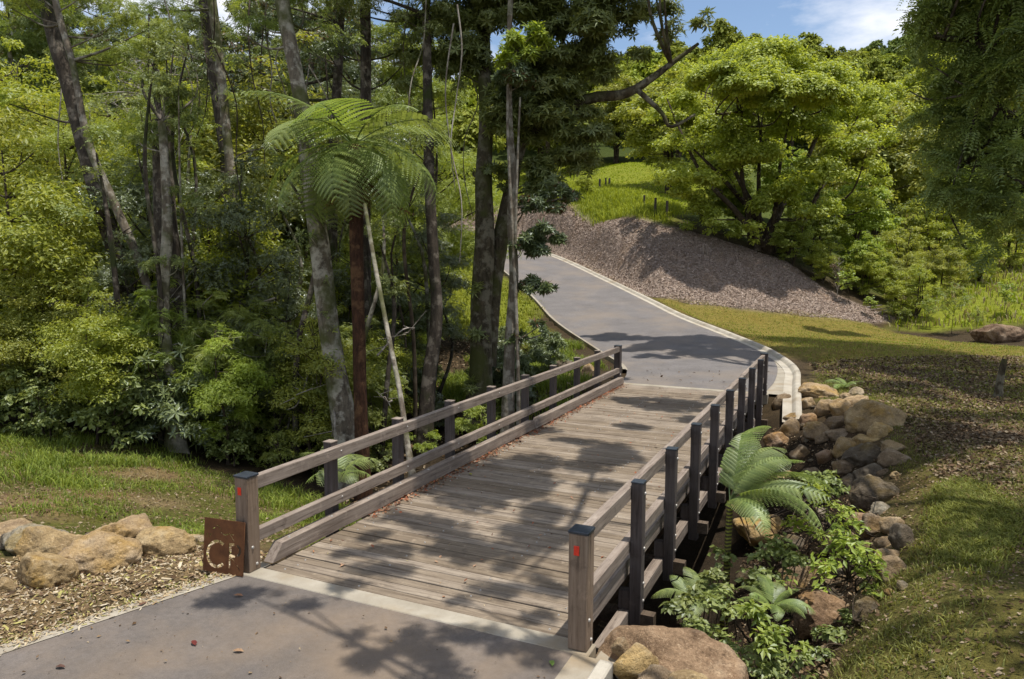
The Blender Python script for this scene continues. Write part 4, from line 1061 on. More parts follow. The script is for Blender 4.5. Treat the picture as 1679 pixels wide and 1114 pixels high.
big_tree('unseen_shade_tree', 'unseen added tree right of the far bridge end, crown shaped to shade the road', (9.4, 20.5), (8.0, 21, 15.5), .26,  # kept above the frame, crown shaped for the far road shade
  shade([(1100,572,80,11),(1190,568,70,12),(1000,558,70,6),(1060,590,46,7),(1220,585,50,11),(1140,585,60,8),(1290,575,50,12),(1010,580,34,6),(960,556,30,5),(1360,545,60,6),(1120,565,90,11),(1180,580,80,11),(1235,590,46,9),(1050,572,50,7)], 11.2)+[(over(6.6,19.5,14),(1.6,1.4,.7),.2)],
  19000, .21, 'rosette', 'leaf_mid', 'dark_bark', 85, limbs=12, extra=[([(8.3,20.9,12),(7,20.8,13.6),(5.5,20.4,14.1),(4.0,20,14.6)], .1, .03)], crownkw=SHK)

# ------------------------------------------------------------------ background forest on the left
rgF = np.random.default_rng(77)
def scatter_px(n, x0, x1, d0, d1, mind, rg, avoid=()):
    out = []; tries = 0
    while len(out) < n and tries < 6000:
        tries += 1
        d = rg.uniform(d0, d1); px = rg.uniform(x0, x1)
        p_ = at(px, 430, d); x, y = p_[0], p_[1]
        if road_dist(np.array([x]), np.array([y]))[0] < 2.2: continue
        if abs(x) < 4.2 and -20 < y < 17: continue
        if 712 < px < 782 and d < 62: continue
        if any((x-a)**2+(y-b)**2 < mind**2 for a, b, _, _ in out): continue
        if any((x-a)**2+(y-b)**2 < r*r for a, b, r in avoid): continue
        out.append((x, y, d, px))
    return out
for k, (x, y, d, px) in enumerate(scatter_px(30, -140, 480, 27, 41, 2.0, rgF)):
    pn = ['under_b', 'under_a', 'under_b', 'under_c'][k % 4]
    plant('forest_tree', PR[pn], (x, y, gz(x, y)-.05), rgF.random()*6.28, rgF.uniform(1.45, 2.0), 'taller yellow green leafy tree rising in the left forest' if pn == 'under_b' else 'taller mid green tree rising in the left forest', 'tree', 'taller leafy trees of the left forest')
for k, (x, y, d, px) in enumerate(scatter_px(12, 540, 780, 26, 40, 1.8, rgF)):
    pn = ['under_c', 'under_d', 'under_a'][k % 3]
    plant('forest_tree', PR[pn], (x, y, gz(x, y)-.05), rgF.random()*6.28, rgF.uniform(1.25, 1.8), 'leafy tree filling the gap between tree fern and mossy forked trunk', 'tree', 'leafy trees behind the tree fern')
TL = 'tall trees in the depth of the forest'
for k, (x, y, d, px) in enumerate(scatter_px(44, -200, 680, 42, 85, 3.6, rgF)):
    pn = ['tall_a', 'tall_b', 'tall_c'][int(rgF.choice(3, p=[.4, .35, .25]))]
    plant('forest_tree', PR[pn], (x, y, gz(x, y)-.1), rgF.random()*6.28, rgF.uniform(.75, 1.05), {'tall_a': 'tall dark crowned tree in the depth of the forest behind the tree fern', 'tall_b': 'tall grey trunked tree in the depth of the left forest', 'tall_c': 'tall light green tree in the depth of the left forest'}[pn], 'tree', TL)
UL = 'understorey trees of the left forest'
UT = {'under_a': 'young light green tree under the left forest canopy', 'under_b': 'yellow green leafy young tree in the left forest', 'under_c': 'bushy mid green young tree at the left forest edge', 'under_d': 'dark glossy leaved young tree in the left forest', 'under_e': 'pale stemmed young tree with feathery bright leaves in the left forest'}
for k, (x, y, d, px) in enumerate(scatter_px(72, -140, 470, 19.5, 38, 1.35, rgF)):
    pn = str(rgF.choice(['under_a', 'under_b', 'under_c', 'under_d', 'under_e'], p=[.25, .32, .18, .1, .15]))
    if px < 240 and rgF.random() < .5: pn = 'under_b'
    plant('young_tree', PR[pn], (x, y, gz(x, y)-.05), rgF.random()*6.28, rgF.uniform(.7, 1.25), UT[pn], 'tree', UL)
for k, (x, y, d, px) in enumerate(scatter_px(30, 420, 760, 23, 40, 1.5, rgF)):
    pn = str(rgF.choice(['under_a', 'under_c', 'under_d'], p=[.3, .3, .4]))
    plant('young_tree', PR[pn], (x, y, gz(x, y)-.05), rgF.random()*6.28, rgF.uniform(.6, 1.0), UT[pn].replace('left forest', 'forest behind the tree fern') , 'tree', UL)
for k, (x, y, d, px) in enumerate(scatter_px(20, 230, 600, 18.6, 24, 1.0, rgF)):
    plant('young_tree', PR['under_e' if k % 3 else 'under_a'], (x, y, gz(x, y)-.05), rgF.random()*6.28, rgF.uniform(.5, .85), 'slender young tree with bright feathery leaves at the front of the forest' if k % 3 else 'small light green tree at the front of the forest', 'tree', 'young trees at the front of the forest')
for k, (x, y, d, px) in enumerate(scatter_px(20, -60, 640, 17.8, 23, 1.0, rgF)):
    pn = ['under_b', 'under_c', 'under_a', 'under_b'][k % 4]
    plant('young_tree', PR[pn], (x, y, gz(x, y)-.05), rgF.random()*6.28, rgF.uniform(.45, .8), {'under_b': 'small yellow green leafy tree at the forest edge', 'under_c': 'small broad leaved tree at the forest edge', 'under_a': 'small light green feathery tree at the forest edge'}[pn], 'tree', 'small trees along the forest edge')
SL = 'shrubs along the forest edge'
ST = {'shrub_a': 'rounded mid green shrub at the forest edge', 'shrub_b': 'light green spreading shrub at the forest edge', 'shrub_c': 'dark shrub with long glossy leaves at the forest edge'}
for k, (x, y, d, px) in enumerate(scatter_px(40, -60, 620, 17.6, 24, 1.0, rgF)):
    pn = str(rgF.choice(['shrub_a', 'shrub_b', 'shrub_c'], p=[.45, .3, .25]))
    plant('shrub', PR[pn], (x, y, gz(x, y)-.05), rgF.random()*6.28, rgF.uniform(.55, 1.15), ST[pn], 'shrub', SL, crown='foliage')
for k, (x, y, d, px) in enumerate(scatter_px(20, 620, 930, 19.5, 30, 1.0, rgF)):
    pn = str(rgF.choice(['shrub_a', 'shrub_b', 'shrub_c'], p=[.3, .4, .3]))
    plant('shrub', PR[pn], (x, y, gz(x, y)-.05), rgF.random()*6.28, rgF.uniform(.4, .8), ST[pn].replace('forest edge', 'foot of the central trunks'), 'shrub', SL, crown='foliage')
# slender dark stems in the shade
SD = 'slender stems in the shade behind the railing'
for k, (x, y, d, px) in enumerate(scatter_px(50, 120, 770, 18.5, 32, .6, rgF)):
    h_ = rgF.uniform(6, 11); g_ = gz(x, y); o = empty('slender_tree', (x, y, g_), 'slender bare stem standing in the shade of the left forest', 'tree', SD)
    q = np.array([0, 0, -.1])+np.array([[0, 0, 0], [rgF.normal()*.15, rgF.normal()*.15, h_*.4], [rgF.normal()*.3, rgF.normal()*.3, h_*.75], [rgF.normal()*.5, rgF.normal()*.5, h_]])
    tube_obj('trunk', [tube(q, np.array([.07, .055, .045, .015])*rgF.uniform(.6, 1.5), 7, .05, k)], ['dark_bark', 'pale_lichen_bark', 'twig_bark'][k % 3], o)
    geo, CC = crown_geo([(q[3], (.9, .9, .7)), (q[2]+rgF.normal(size=3)*.4, (.7, .7, .5))], 160, .22, 'spray', 900+k); leaf_obj('crown', geo, 'leaf_mid', o)

for k in range(22):
    px = rgF.uniform(60, 760); d = rgF.uniform(18.5, 27); t0 = at(px, rgF.uniform(-60, 120), d); ln = rgF.uniform(3, 7); q = [t0]
    for j_ in range(4): q.append(q[-1]+np.array([rgF.normal()*.25, rgF.normal()*.25, -ln/4]))
    o = tube_obj('hanging_vine', [tube(q, [.022, .02, .018, .016, .008], 5, .1, k)], ['twig_bark', 'dead_twig_bark', 'pale_smooth_bark'][k % 3]); tag(o, 'thin vine hanging down between the trunks of the forest', 'vine', 'hanging vines')
for k, (px, py, d) in enumerate([(360,540,19),(400,575,19.5),(455,560,20),(430,500,20.5),(330,610,19.2),(180,620,19),(120,480,20),(490,640,18.6),(630,650,18.5),(545,690,18),(300,470,20),(215,520,19.4),(60,560,20),(650,560,20)]):
    P = at(px, py, d); a = rgF.random()*6.28; l = rgF.uniform(1.2, 2.6); c_ = np.array([math.cos(a), math.sin(a), rgF.uniform(-.5, .6)])*l*.5; parts = [tube([-c_, rgF.normal(size=3)*.15, c_], [.03, .022, .008], 6, .06, k)]
    for j_ in range(5):
        u = rgF.uniform(-.6, .9); parts.append(tube([c_*u, c_*u+rgF.normal(size=3)*.3], [.012, .004], 4, 0, k))
    o = tube_obj('dead_branch', parts, 'dead_twig_bark'); o.location = [float(v) for v in P]; tag(o, 'pale dead branch caught among the leaves of the forest', 'branch', 'dead branches in the forest')
# dead grey twiggy tree
def dead_tree():
    b = at(255, 330, 33); g_ = gz(b[0], b[1]); o = empty('dead_tree', (b[0], b[1], g_), 'bare dead tree with a haze of grey twigs in the left forest', 'dead tree')
    rg = np.random.default_rng(5); parts = []; off = np.array([b[0], b[1], g_])
    top = at(250, 60, 33)-off
    main = [np.array([0, 0, -.1]), top*.4, top*.75, top]; parts.append(tube(main, [.14, .11, .08, .03], 7, .05, 1))
    for k in range(70):
        t = rg.uniform(.5, 1); s = top*t; a = rg.random()*6.28; l = rg.uniform(.8, 2.6)
        e = s+np.array([math.cos(a)*l, math.sin(a)*l, rg.uniform(-.5, .9)*l*.6]); mid = (s+e)/2+rg.normal(size=3)*.15
        parts.append(tube([s, mid, e], [.03, .02, .008], 4, 0, k))
        for q in range(6):
            u = rg.uniform(.3, 1); s2 = s+(e-s)*u; e2 = s2+rg.normal(size=3)*np.array([.5, .5, .4]); parts.append(tube([s2, e2], [.012, .005], 3, 0, k))
    tube_obj('branches', parts, 'dead_twig_bark', o)
dead_tree()

# ------------------------------------------------------------------ tree ferns
def frond_mesh(seed, length=2.4, droop=.9, rise=.5, width=.58, mat='leaf_fern', pinn=18, sub=15):
    """one bipinnate frond growing along +x from the origin"""
    rg = np.random.default_rng(seed); V, Q, var = [], [], []
    s = np.linspace(0, 1, 40); ang = rise-(rise+droop)*s**1.3
    dx = np.cos(ang); dz = np.sin(ang); X = np.r_[0, np.cumsum(dx)[:-1]]*length/40; Z = np.r_[0, np.cumsum(dz)[:-1]]*length/40
    rach, rq = tube(np.c_[X, 0*X, Z][::6], np.linspace(.016, .004, len(X[::6])), 5)
    V.append(rach); Q.append(rq); var += [.1]*len(rq); b = len(rach)
    for k in range(pinn):
        t = .14+.86*(k/(pinn-1)); o = np.array([np.interp(t, s, X), 0, np.interp(t, s, Z)]); a = np.interp(t, s, ang)
        tang = np.array([math.cos(a), 0, math.sin(a)]); up = np.array([-math.sin(a), 0, math.cos(a)])
        wl = width*length*.5*(math.sin(math.pi*min(1, .12+.88*t**.8))**.75+.03)
        if t > .97: wl *= .5
        for sd in (-1, 1):
            if rg.random() < .06: continue
            side = np.array([0, sd, 0.]); pv = rg.uniform(.05, .65)
            sw = .38+.25*t
            d = nrm(side*math.cos(sw)+tang*math.sin(sw))
            for q in range(sub):
                u = (q+.6)/sub; droop_ = -.32*u*u*wl
                c = o+d*wl*u+up*(droop_+.02)
                pl = length*.037*(1-u*.75)*min(1, wl/(width*length*.3))+.004; n2 = np.cross(d, up)*sd
                for s2 in (-1, 1):
                    e = nrm(n2*s2+d*.35); wv = wl/sub*.52
                    V.append(np.array([c-d*wv, c+e*pl*.6-d*wv*.5-up*.004, c+e*pl-up*.012, c+d*wv]))
                    Q.append(np.array([[0, 1, 2, 3]])+b); b += 4; var.append(np.clip(pv+.25*rg.random(), 0, 1))
    V = np.concatenate(V); Q = np.concatenate(Q)
    me = np_mesh('frond', V, Q, False, var); me.materials.append(MATS[mat]); return me
FR = [frond_mesh(1, 2.5, .75, .6), frond_mesh(2, 2.5, 1.25, .45), frond_mesh(3, 2.4, .5, .6), frond_mesh(4, 2.3, 1.4, .1)]
FRP = [frond_mesh(5, 2.2, .9, .8, .4, 'leaf_fern_pale', 24), frond_mesh(6, 2.2, 1.2, .6, .42, 'leaf_fern_pale', 24), frond_mesh(7, 1.9, .6, .6, .42, 'leaf_fern_pale', 22)]
def fern(name, label, top, base_w, trunk_mat, fr, fronds, scale, group=None, trunk_r=(.2, .12), pts=None):
    """fronds: list of (azimuth, variant, extra pitch, scale)"""
    g_ = gz(top[0], top[1]) if base_w is None else base_w[2]
    base = np.array([top[0], top[1], g_]) if base_w is None else np.array(base_w)
    o = empty(name, base, label, 'fern', group)
    tp = np.array(top)-base
    if trunk_r:
        P = [np.array([0, 0, -.15]), tp*np.array([.2, .2, .35]), tp*np.array([.6, .6, .7]), tp]
        parts = [tube(P, [trunk_r[0]*1.25, trunk_r[0], (trunk_r[0]+trunk_r[1])/2, trunk_r[1]], 14, .12, 5, .3)]
        tube_obj('trunk', parts, trunk_mat, o)
    for az, v, pit, s in fronds:
        f = bpy.data.objects.new('frond', fr[v]); COL.objects.link(f); f.parent = o
        f.location = [float(c) for c in tp]; f.rotation_euler = (math.sin(az*7.3+s*40)*.4, -pit, az); f.scale = (s*scale, s*scale*(.85+.3*((az*3.7) % 1)), s*scale)
    return o
rgf = random.Random(9)
ftop = at(580, 238, 17.0); fbase = at(592, 640, 17.0); fbase = (fbase[0], fbase[1], gz(fbase[0], fbase[1]))
fl = []
for k in range(10): fl.append((k*2*math.pi/10+.2+rgf.uniform(-.16, .16), [0, 2, 1, 0, 2][k % 5], rgf.uniform(-.05, .25), rgf.uniform(.85, 1.08)))
for k in range(8): fl.append((k*2*math.pi/8+.45+rgf.uniform(-.18, .18), [1, 3, 1, 3][k % 4], rgf.uniform(-.45, -.1), rgf.uniform(.85, 1.05)))
for k in range(5): fl.append((k*2*math.pi/5+.1+rgf.uniform(-.2, .2), 3, rgf.uniform(-.7, -.45), rgf.uniform(.75, .9)))
fern('tree_fern', 'tall tree fern with a reddish fibrous trunk and drooping fronds left of the bridge', ftop, fbase, 'fern_trunk_fibre', FR, fl, 1.2, trunk_r=(.16, .14))
tf = bpy.data.objects['tree_fern']
FRD = frond_mesh(8, 1.7, .35, -1.05, .3, 'leaf_dead', 16, 8); FRD.name = 'dead_frond'
for k in range(11):
    f = bpy.data.objects.new('dead_frond', FRD); COL.objects.link(f); f.parent = tf
    f.location = [float(c) for c in (np.array(ftop)-np.array(fbase)-UP*rgf.uniform(.05, .5))]; f.rotation_euler = (rgf.uniform(-.3, .3), rgf.uniform(-.1, .2), k*.571+rgf.uniform(-.2, .2)); q = rgf.uniform(.7, 1.15); f.scale = (q, q, q)
tag(tf, kind='thing')
# fern beside the bridge on the right
ftop2 = at(1197, 822, 9.6); fb2 = at(1188, 965, 9.4); fb2 = (fb2[0], fb2[1], gz(fb2[0], fb2[1]))
f2 = [(1.5, 0, .6, .72), (1.2, 0, .55, .85), (1.0, 1, .45, .8), (.65, 2, .3, .8), (.3, 1, .25, .85), (-.1, 2, .1, .85), (-.4, 1, .1, .8), (-.9, 1, -.05, .55), (.85, 1, .7, .7), (1.35, 1, .3, .7), (.1, 1, -.2, .75), (.5, 0, .5, .6)]
fern('tree_fern', 'small tree fern with a yellow banded trunk growing beside the right railing', ftop2, fb2, 'banded_trunk', FRP, f2, .84, trunk_r=(.055, .035))
sf = [o for o in bpy.data.objects if o.name.startswith('tree_fern')][-1]
for k in range(6):
    a = -.9+k*.42; q = np.array(ftop2)-np.array(fb2); c_ = np.array([math.cos(a), math.sin(a), 0])*rgf.uniform(.5, .95)
    tube_obj('dead_frond', [tube([q-UP*.03, q+c_*.5-UP*.12, q+c_-UP*rgf.uniform(.35, .7)], [.012, .01, .004], 5, .1, k)], 'dead_frond_fibre', sf)
for px, py, d, s, lb in [(1140, 975, 8.9, .34, 'shaded ground fern under the right side of the bridge'), (1385, 640, None, .34, 'small fern growing above the long flat slab'), (1265, 985, 8.4, .3, 'little fern in the gully below the banded trunk'), (560, 770, 15.5, .45, 'fern behind the left railing near the lichen patched trunk'), (430, 742, None, .5, 'fern on the grass edge left of the bridge')]:
    P = hit(px, py)[0] if d is None else at(px, py, d)
    g_ = gz(P[0], P[1])
    P = (P[0], P[1], max(g_+.05, P[2]-.1) if d else g_+.05)
    fern('ground_fern', lb, (P[0], P[1], P[2]), (P[0], P[1], P[2]), None, FRP if px > 1000 else FR, [(k*2*math.pi/9+rgf.uniform(-.2, .2), rgf.choice([0, 1, 2]), rgf.uniform(-.1, .5), rgf.uniform(.7, 1)) for k in range(9)], s, trunk_r=None)

# ------------------------------------------------------------------ shrubs in the gully on the right
def shrub_px(label, blobs, n, size, tmpl, leaf, seed, base, group=None, name='shrub', upw=.9):
    P = base; g_ = gz(P[0], P[1]); off = np.array([P[0], P[1], g_])
    o = empty(name, off, label, 'shrub', group)
    geo, CC = crown_geo([(np.array(c)-off, np.array(r)) for c, r in blobs], n, size, tmpl, seed, upw=upw, perblob=7, shell=.2, clump=.4)
    st = limbs_geo(np.array([[0, 0, -.1], [.05, .03, .2], [-.04, .05, .35]]), CC, .014, seed, 5, 14, .004)
    tube_obj('stem', [st], 'twig_bark', o); leaf_obj('foliage', geo, leaf, o)
    return o
shrub_px('larger leafy shrub with bright green leaves in front of the reddish boulder', [pb(1390,905,44,8.9),pb(1350,950,40,8.7),pb(1430,940,44,9),pb(1400,870,30,9),pb(1310,960,26,8.6),pb(1440,985,26,8.8)], 560, .1, 'leaf', 'leaf_bright', 301, hit(1395, 1000)[0])
shrub_px('smaller bright shrub in the gully behind the huge mottled boulder', [pb(1235,1020,34,7.6),pb(1275,1060,40,7.6),pb(1310,1075,28,7.6),pb(1240,1060,26,7.4)], 400, .095, 'leaf', 'leaf_spring', 302, at(1270, 1110, 7.6))
shrub_px('shrub of pale green leaves among the stones right of the tree fern', [pb(1340,825,40,9.8),pb(1380,850,30,9.9),pb(1310,870,32,9.6),pb(1350,890,26,9.6)], 420, .085, 'leaf', 'leaf_bright', 303, hit(1345, 880)[0])
shrub_px('dark leafy shrub under the small tree fern fronds', [pb(1270,915,40,9.2),pb(1240,960,36,9.0),pb(1310,930,34,9.2),pb(1180,930,30,9.4)], 800, .08, 'broad', 'leaf_mid', 304, at(1255, 985, 9.1))
shrub_px('low dark undergrowth shrub at the bottom of the gully', [pb(1180,1010,44,8.2),pb(1230,1100,50,7.6),pb(1150,1040,40,8.),pb(1300,1110,40,7.8)], 1100, .07, 'broad', 'leaf_mid', 305, at(1200, 1080, 8.0))

shrub_px('leafy shrub in shade under the right edge of the bridge deck', [pb(1130,990,30,8.6),pb(1165,960,30,9.),pb(1110,1010,26,8.2)], 700, .075, 'broad', 'leaf_mid', 306, at(1150, 1015, 8.6))
shrub_px('low green shrub beside the dark lowest rocks of the lawn edge', [pb(1430,985,26,9.2),pb(1400,1020,30,8.8),pb(1370,1050,30,8.4),pb(1345,1085,26,8.)], 700, .07, 'broad', 'leaf_mid', 307, hit(1390, 1050)[0])
shrub_px('green shrub between the ferns and the big cracked dark boulder', [pb(1330,800,28,10.6),pb(1360,790,26,10.8),pb(1370,815,22,10.6)], 520, .08, 'broad', 'leaf_mid', 308, hit(1350, 820)[0])

# ------------------------------------------------------------------ right middle distance: big bright tree and its neighbours
def dome_tree():
    b, d = hit(1252, 418); d0 = 49.; b = at(1252, 412, d0); g_ = gz(b[0], b[1]); off = np.array([b[0], b[1], g_])
    o = empty('round_tree', off, 'big rounded bright green tree with many stems on the mulched bank', 'tree')
    rg = np.random.default_rng(8); blobs = []
    spec = [(1265,120,62),(1180,140,56),(1340,150,60),(1120,190,46),(1400,190,56),(1230,180,60),(1310,210,64),(1170,240,58),(1390,270,52),(1430,230,40),(1240,280,60),(1100,250,34),(1130,310,46),(1330,310,52),(1200,335,46),(1420,300,36),(1270,350,44),(1080,200,26),(1290,100,40),(1220,105,40),(1160,300,50),(1450,200,22),(1150,365,36),(1120,335,34),(1345,370,44),(1240,392,30),(1300,388,32),(1185,385,30),(1400,350,38),(1105,300,34)]
    for px, py, rp in spec: blobs.append(pb(px, py, rp, d0+rg.uniform(-5, 4.5)))
    bl = [(np.array(c)-off, np.array(r)*np.array([1, 1, .85])) for c, r in blobs]
    bl += [(np.array(c)-off, r, 6.) for c, r in shade([(1150,432,100,36),(1255,455,80,22),(1280,455,60,18),(1090,408,50,18),(1110,430,70,30),(1180,420,60,25),(1235,452,80,22),(1150,462,50,16)], 9.5, .8, False)]
    geo, CC = crown_geo(bl, 185000, .21, 'broad', 8, clump=.42, perblob=12, upw=.55, shell=.6, flat=.95, outw=.85)
    parts = []; fine = []
    for k in range(9):
        px = 1252+rg.uniform(-40, 40); tpx = 1252+(k-4)*38+rg.uniform(-12, 12); tpy = rg.uniform(150, 240)
        q = np.array([at(px, 425, d0+rg.uniform(-1, 1)), at((px*2+tpx)/3, 345, d0+rg.uniform(-2, 2)), at((px+2*tpx)/3+rg.uniform(-8, 8), 280, d0+rg.uniform(-2.5, 2.5)), at(tpx, tpy, d0+rg.uniform(-3, 3))])-off
        q[0][2] = -.2
        parts.append(tube(q, [.24, .18, .12, .04], 8, .05, k)); fine += list(np.concatenate([np.linspace(q[i], q[i+1], 6) for i in range(3)]))
    parts.append(limbs_geo(np.array(fine), CC, .1, 3, 5, 60, .02))
    tube_obj('trunk', parts, 'twig_bark', o); leaf_obj('crown', geo, 'leaf_round', o)
dome_tree()
for px, py, d, s, pn, lb in [
  (1095,395,68,.95,'field_a','bright tree behind the left side of the big rounded tree'),
  (1010,300,100,1.0,'field_a','tree on the pasture crest left of the rounded tree'),
  (1110,300,92,1.1,'field_a','tree on the pasture crest directly behind the rounded tree'),
  (1330,440,50,.62,'field_b','dark bushy tree under the right side of the rounded tree'),
  (1400,430,54,.8,'field_b','spreading tree right of the rounded tree'),
  (1440,400,62,1.15,'field_a','taller tree right of the rounded tree'),
  (1480,450,50,.75,'field_c','light green bush below the taller tree on the right'),
  (1530,440,56,.95,'field_c','light green bush in the middle of the right slope'),
  (1590,420,62,1.0,'field_b','bush on the right slope behind the overhanging branches'),
  (1660,400,70,1.2,'field_a','tree on the right slope near the picture edge'),
  (1500,500,43,.5,'field_c','wide bright sapling left of the thin stemmed sapling'),
  (1350,455,46,.42,'field_c','small bush at the right end of the mulched bank'),
  (1300,440,47,.4,'field_b','small bush at the foot of the rounded tree'),
  (1210,400,52,.45,'field_b','low dark bush left of the stems of the rounded tree'),
  (1150,385,53,.4,'field_c','low bush at the top of the mulched bank'),
  (1420,470,47,.45,'field_b','dark bush behind the dead sapling'),
  (1385,350,72,1.0,'field_b','rounded crown between the rounded tree and the taller tree on the right'),
  (1300,370,66,.85,'field_b','tree directly behind the right half of the rounded tree'),
  (1195,360,66,.85,'field_b','tree directly behind the left half of the rounded tree'),
  (1450,340,84,1.15,'field_a','tall crown higher on the slope right of the rounded tree'),
  (1420,455,46,.5,'field_c','bright bush right of the mulched bank behind the dead sapling'),
  (1540,480,48,.55,'field_c','bright bush behind the thin stemmed sapling'),
  (1470,480,46,.5,'field_c','bright bush left of the wide bright sapling'),
  (1605,455,52,.6,'field_c','bush under the overhanging branches at the right'),
  (1658,452,56,.7,'field_c','bush at the right picture edge above the square brown boulder'),
  (1575,430,64,.85,'field_b','rounded bush behind the shrubs under the overhanging branches'),
  (900,330,66,.5,'field_c','bush at the top of the bank left of the pasture'),
  (960,335,62,.35,'field_c','small bush at the fence line of the pasture'),
  (1560,300,100,1.5,'field_a','large tree high on the right slope'),
  (1480,300,105,1.4,'field_b','tree high on the right slope beside the large one'),
]:
    P = at(px, py, d); x, y = P[0], P[1]
    plant('tree' if s > .7 else 'bush', PR[pn], (x, y, gz(x, y)-.1), px*.37, s, lb, 'tree' if s > .7 else 'bush', 'trees and bushes on the far bank')
for px, py, s, pn, lb in [
  (1390,500,.95,'sapling','small round bright sapling at the end of the mulch'),
  (1426,522,.6,'sapling','tiny bright sapling beside pale sticks'),
  (1560,548,1.15,'sapling_b','thin stemmed sapling with sparse leaves on the far lawn'),
  (1518,540,.8,'sapling_b','sapling left of the thin stemmed sapling'),
  (1645,520,.9,'sapling','broad leaved sapling behind the square brown boulder'),
  (1480,535,.5,'sapling','knee high sapling on the edge of the far lawn'),
  (1600,545,.55,'sapling_b','sparse sapling between thin stemmed sapling and square boulder'),
  (1455,525,.45,'sapling_b','tiny sparse sapling next to the fallen sticks')]:
    P, d = hit(px, py); plant('sapling', PR[pn], (P[0], P[1], P[2]-.05), px, s, lb, 'sapling', 'saplings along the far lawn', crown='foliage')

# far hill forest: every crown its own small object
def hill_tree(seed, leaf, n=5200):
    rg = np.random.default_rng(seed); bl = []
    for k in range(9):
        a = rg.random()*6.28; q = rg.uniform(0, 2.9); bl.append((np.array([math.cos(a)*q, math.sin(a)*q, 4.2+rg.uniform(-1.2, 2.4)-q*.35]), np.array([1.9, 1.9, 1.6])*rg.uniform(.8, 1.2)))
    geo, CC = crown_geo(bl, n, .52, 'broad', seed, clump=.4, perblob=7, shell=.65, upw=.5, outw=.9)
    V2, Q2 = tube([(0, 0, -1.5), (.1, 0, 2), (0, .1, 5)], [.3, .24, .1], 6, .05, seed)
    V = np.concatenate([geo[0], V2]); Q = np.concatenate([geo[1], Q2+len(geo[0])])
    mi = np.r_[np.zeros(len(geo[1])), np.ones(len(Q2))]
    me = np_mesh('hill_tree', V, Q, False, np.r_[geo[2], np.zeros(len(Q2))], mi)
    me.materials.append(MATS[leaf]); me.materials.append(MATS['twig_bark']); return me
HN = [hill_tree(s, 'leaf_hill') for s in (1, 2, 3)]; HF = [hill_tree(s, 'leaf_hill_far') for s in (4, 5)]
rgH = np.random.default_rng(12); placed = []
def hill_fill(n, x0, x1, d0, d1, meshes, sp, smin, smax, label, group, cond=None):
    k = 0; tries = 0
    while k < n and tries < 20000:
        tries += 1
        d = rgH.uniform(d0, d1); px = rgH.uniform(x0, x1); P = at(px, 300, d); x, y = P[0], P[1]
        if cond and not cond(x, y): continue
        if any((x-a)**2+(y-b)**2 < sp*sp for a, b in placed): continue
        placed.append((x, y)); k += 1
        o = bpy.data.objects.new('hill_tree', meshes[k % len(meshes)]); COL.objects.link(o)
        s = rgH.uniform(smin, smax); o.location = (x, y, gz(x, y)-.3); o.rotation_euler = (0, 0, rgH.random()*6.28); o.scale = (s, s, s*rgH.uniform(.9, 1.25))
        tag(o, label, 'tree', group)
pa = lambda x, y: sd_poly(np.array([x]), np.array([y]), PASTURE)[0] < -2
hill_fill(110, 820, 1480, 100, 185, HN, 6.2, .95, 1.5, 'rounded crown among the trees covering the hill behind the rounded tree', 'trees covering the middle hill', pa)
hill_fill(110, 1360, 1760, 120, 270, HF, 6.5, .9, 1.5, 'dark crown among the trees on the distant right ridge', 'trees covering the far right ridge')
hill_fill(70, -250, 700, 80, 150, HN, 6.5, 1.1, 1.7, 'crown on the wooded rise far behind the left forest', 'trees covering the rise behind the left forest')
hill_fill(50, 500, 900, 95, 190, HN, 7, 1., 1.5, 'crown among the hill trees seen between the forest trunks', 'trees covering the hill behind the forest')

# ------------------------------------------------------------------ stakes, fence posts, stump, sticks
def stake(name, px, py, d, hpx, w_, label, cat, mat, group=None, lean=0.0):
    P = at(px, py, d); g_ = gz(P[0], P[1]); h_ = hpx*d/F_PX
    mb = MB(); mb.box((-w_/2, -w_/2, -.3), (w_/2, w_/2, h_), bev=w_*.12)
    o = mb.build(name, [MATS[mat]]); o.location = (float(P[0]), float(P[1]), g_); o.rotation_euler = (0, lean, px*.1)
    return tag(o, label, cat, group)
stake('marker_stake', 1153, 413, 45.4, 18, .09, 'left of two short pale stakes on the mulched bank, leaning slightly', 'stake', 'weathered_rail_timber', 'stakes on the mulched bank', .12)
stake('marker_stake', 1159, 413, 45.4, 17, .09, 'right of two short pale stakes on the mulched bank, upright', 'stake', 'weathered_rail_timber', 'stakes on the mulched bank', .0)
for px, py, d, h_, lb in [(1074,365,52,26,'dark fence post left of the rounded tree at the top of the bank'),(1093,373,51,28,'fence post nearest the rounded tree at the top of the bank'),(983,322,66,20,'leftmost fence post in the pasture grass'),(993,318,68,18,'second fence post from the left in the pasture grass'),(999,316,69,16,'third fence post from the left in the pasture grass'),(1056,345,56,18,'short fence post half buried in tall grass')]:
    stake('fence_post', px, py, d, h_, .14, lb, 'fence post', 'dark_post_timber', 'fence posts along the pasture')
P, d = hit(1636, 652)
mb = MB(); o = empty('mossy_stump', P, 'thin mossy tree stump on the shady right lawn', 'stump')
tube_obj('trunk', [tube([(0, 0, -.1), (.02, 0, .4), (.1, .05, 1.0)], [.13, .1, .06], 10, .12, 3, .6)], 'mossy_bark', o)
for k, (px, py, l, a, lb) in enumerate([(1436,512,1.6,.3,'pale fallen stick lying against the end of the mulched bank'),(1446,516,1.3,.9,'short pale stick crossing another at the end of the bank'),(1428,508,1.2,-.3,'pale stick leaning on the bushes at the bank end')]):
    P, d = hit(px, py); o = tube_obj('fallen_stick', [tube([(-l/2, 0, .05), (0, .05, .16), (l/2, 0, .3)], [.05, .04, .02], 6, .08, k)], 'dead_twig_bark'); o.location = [float(v) for v in P]; o.rotation_euler = (0, 0, a); tag(o, lb, 'stick', 'fallen pale sticks')
P, d = hit(1372, 488)
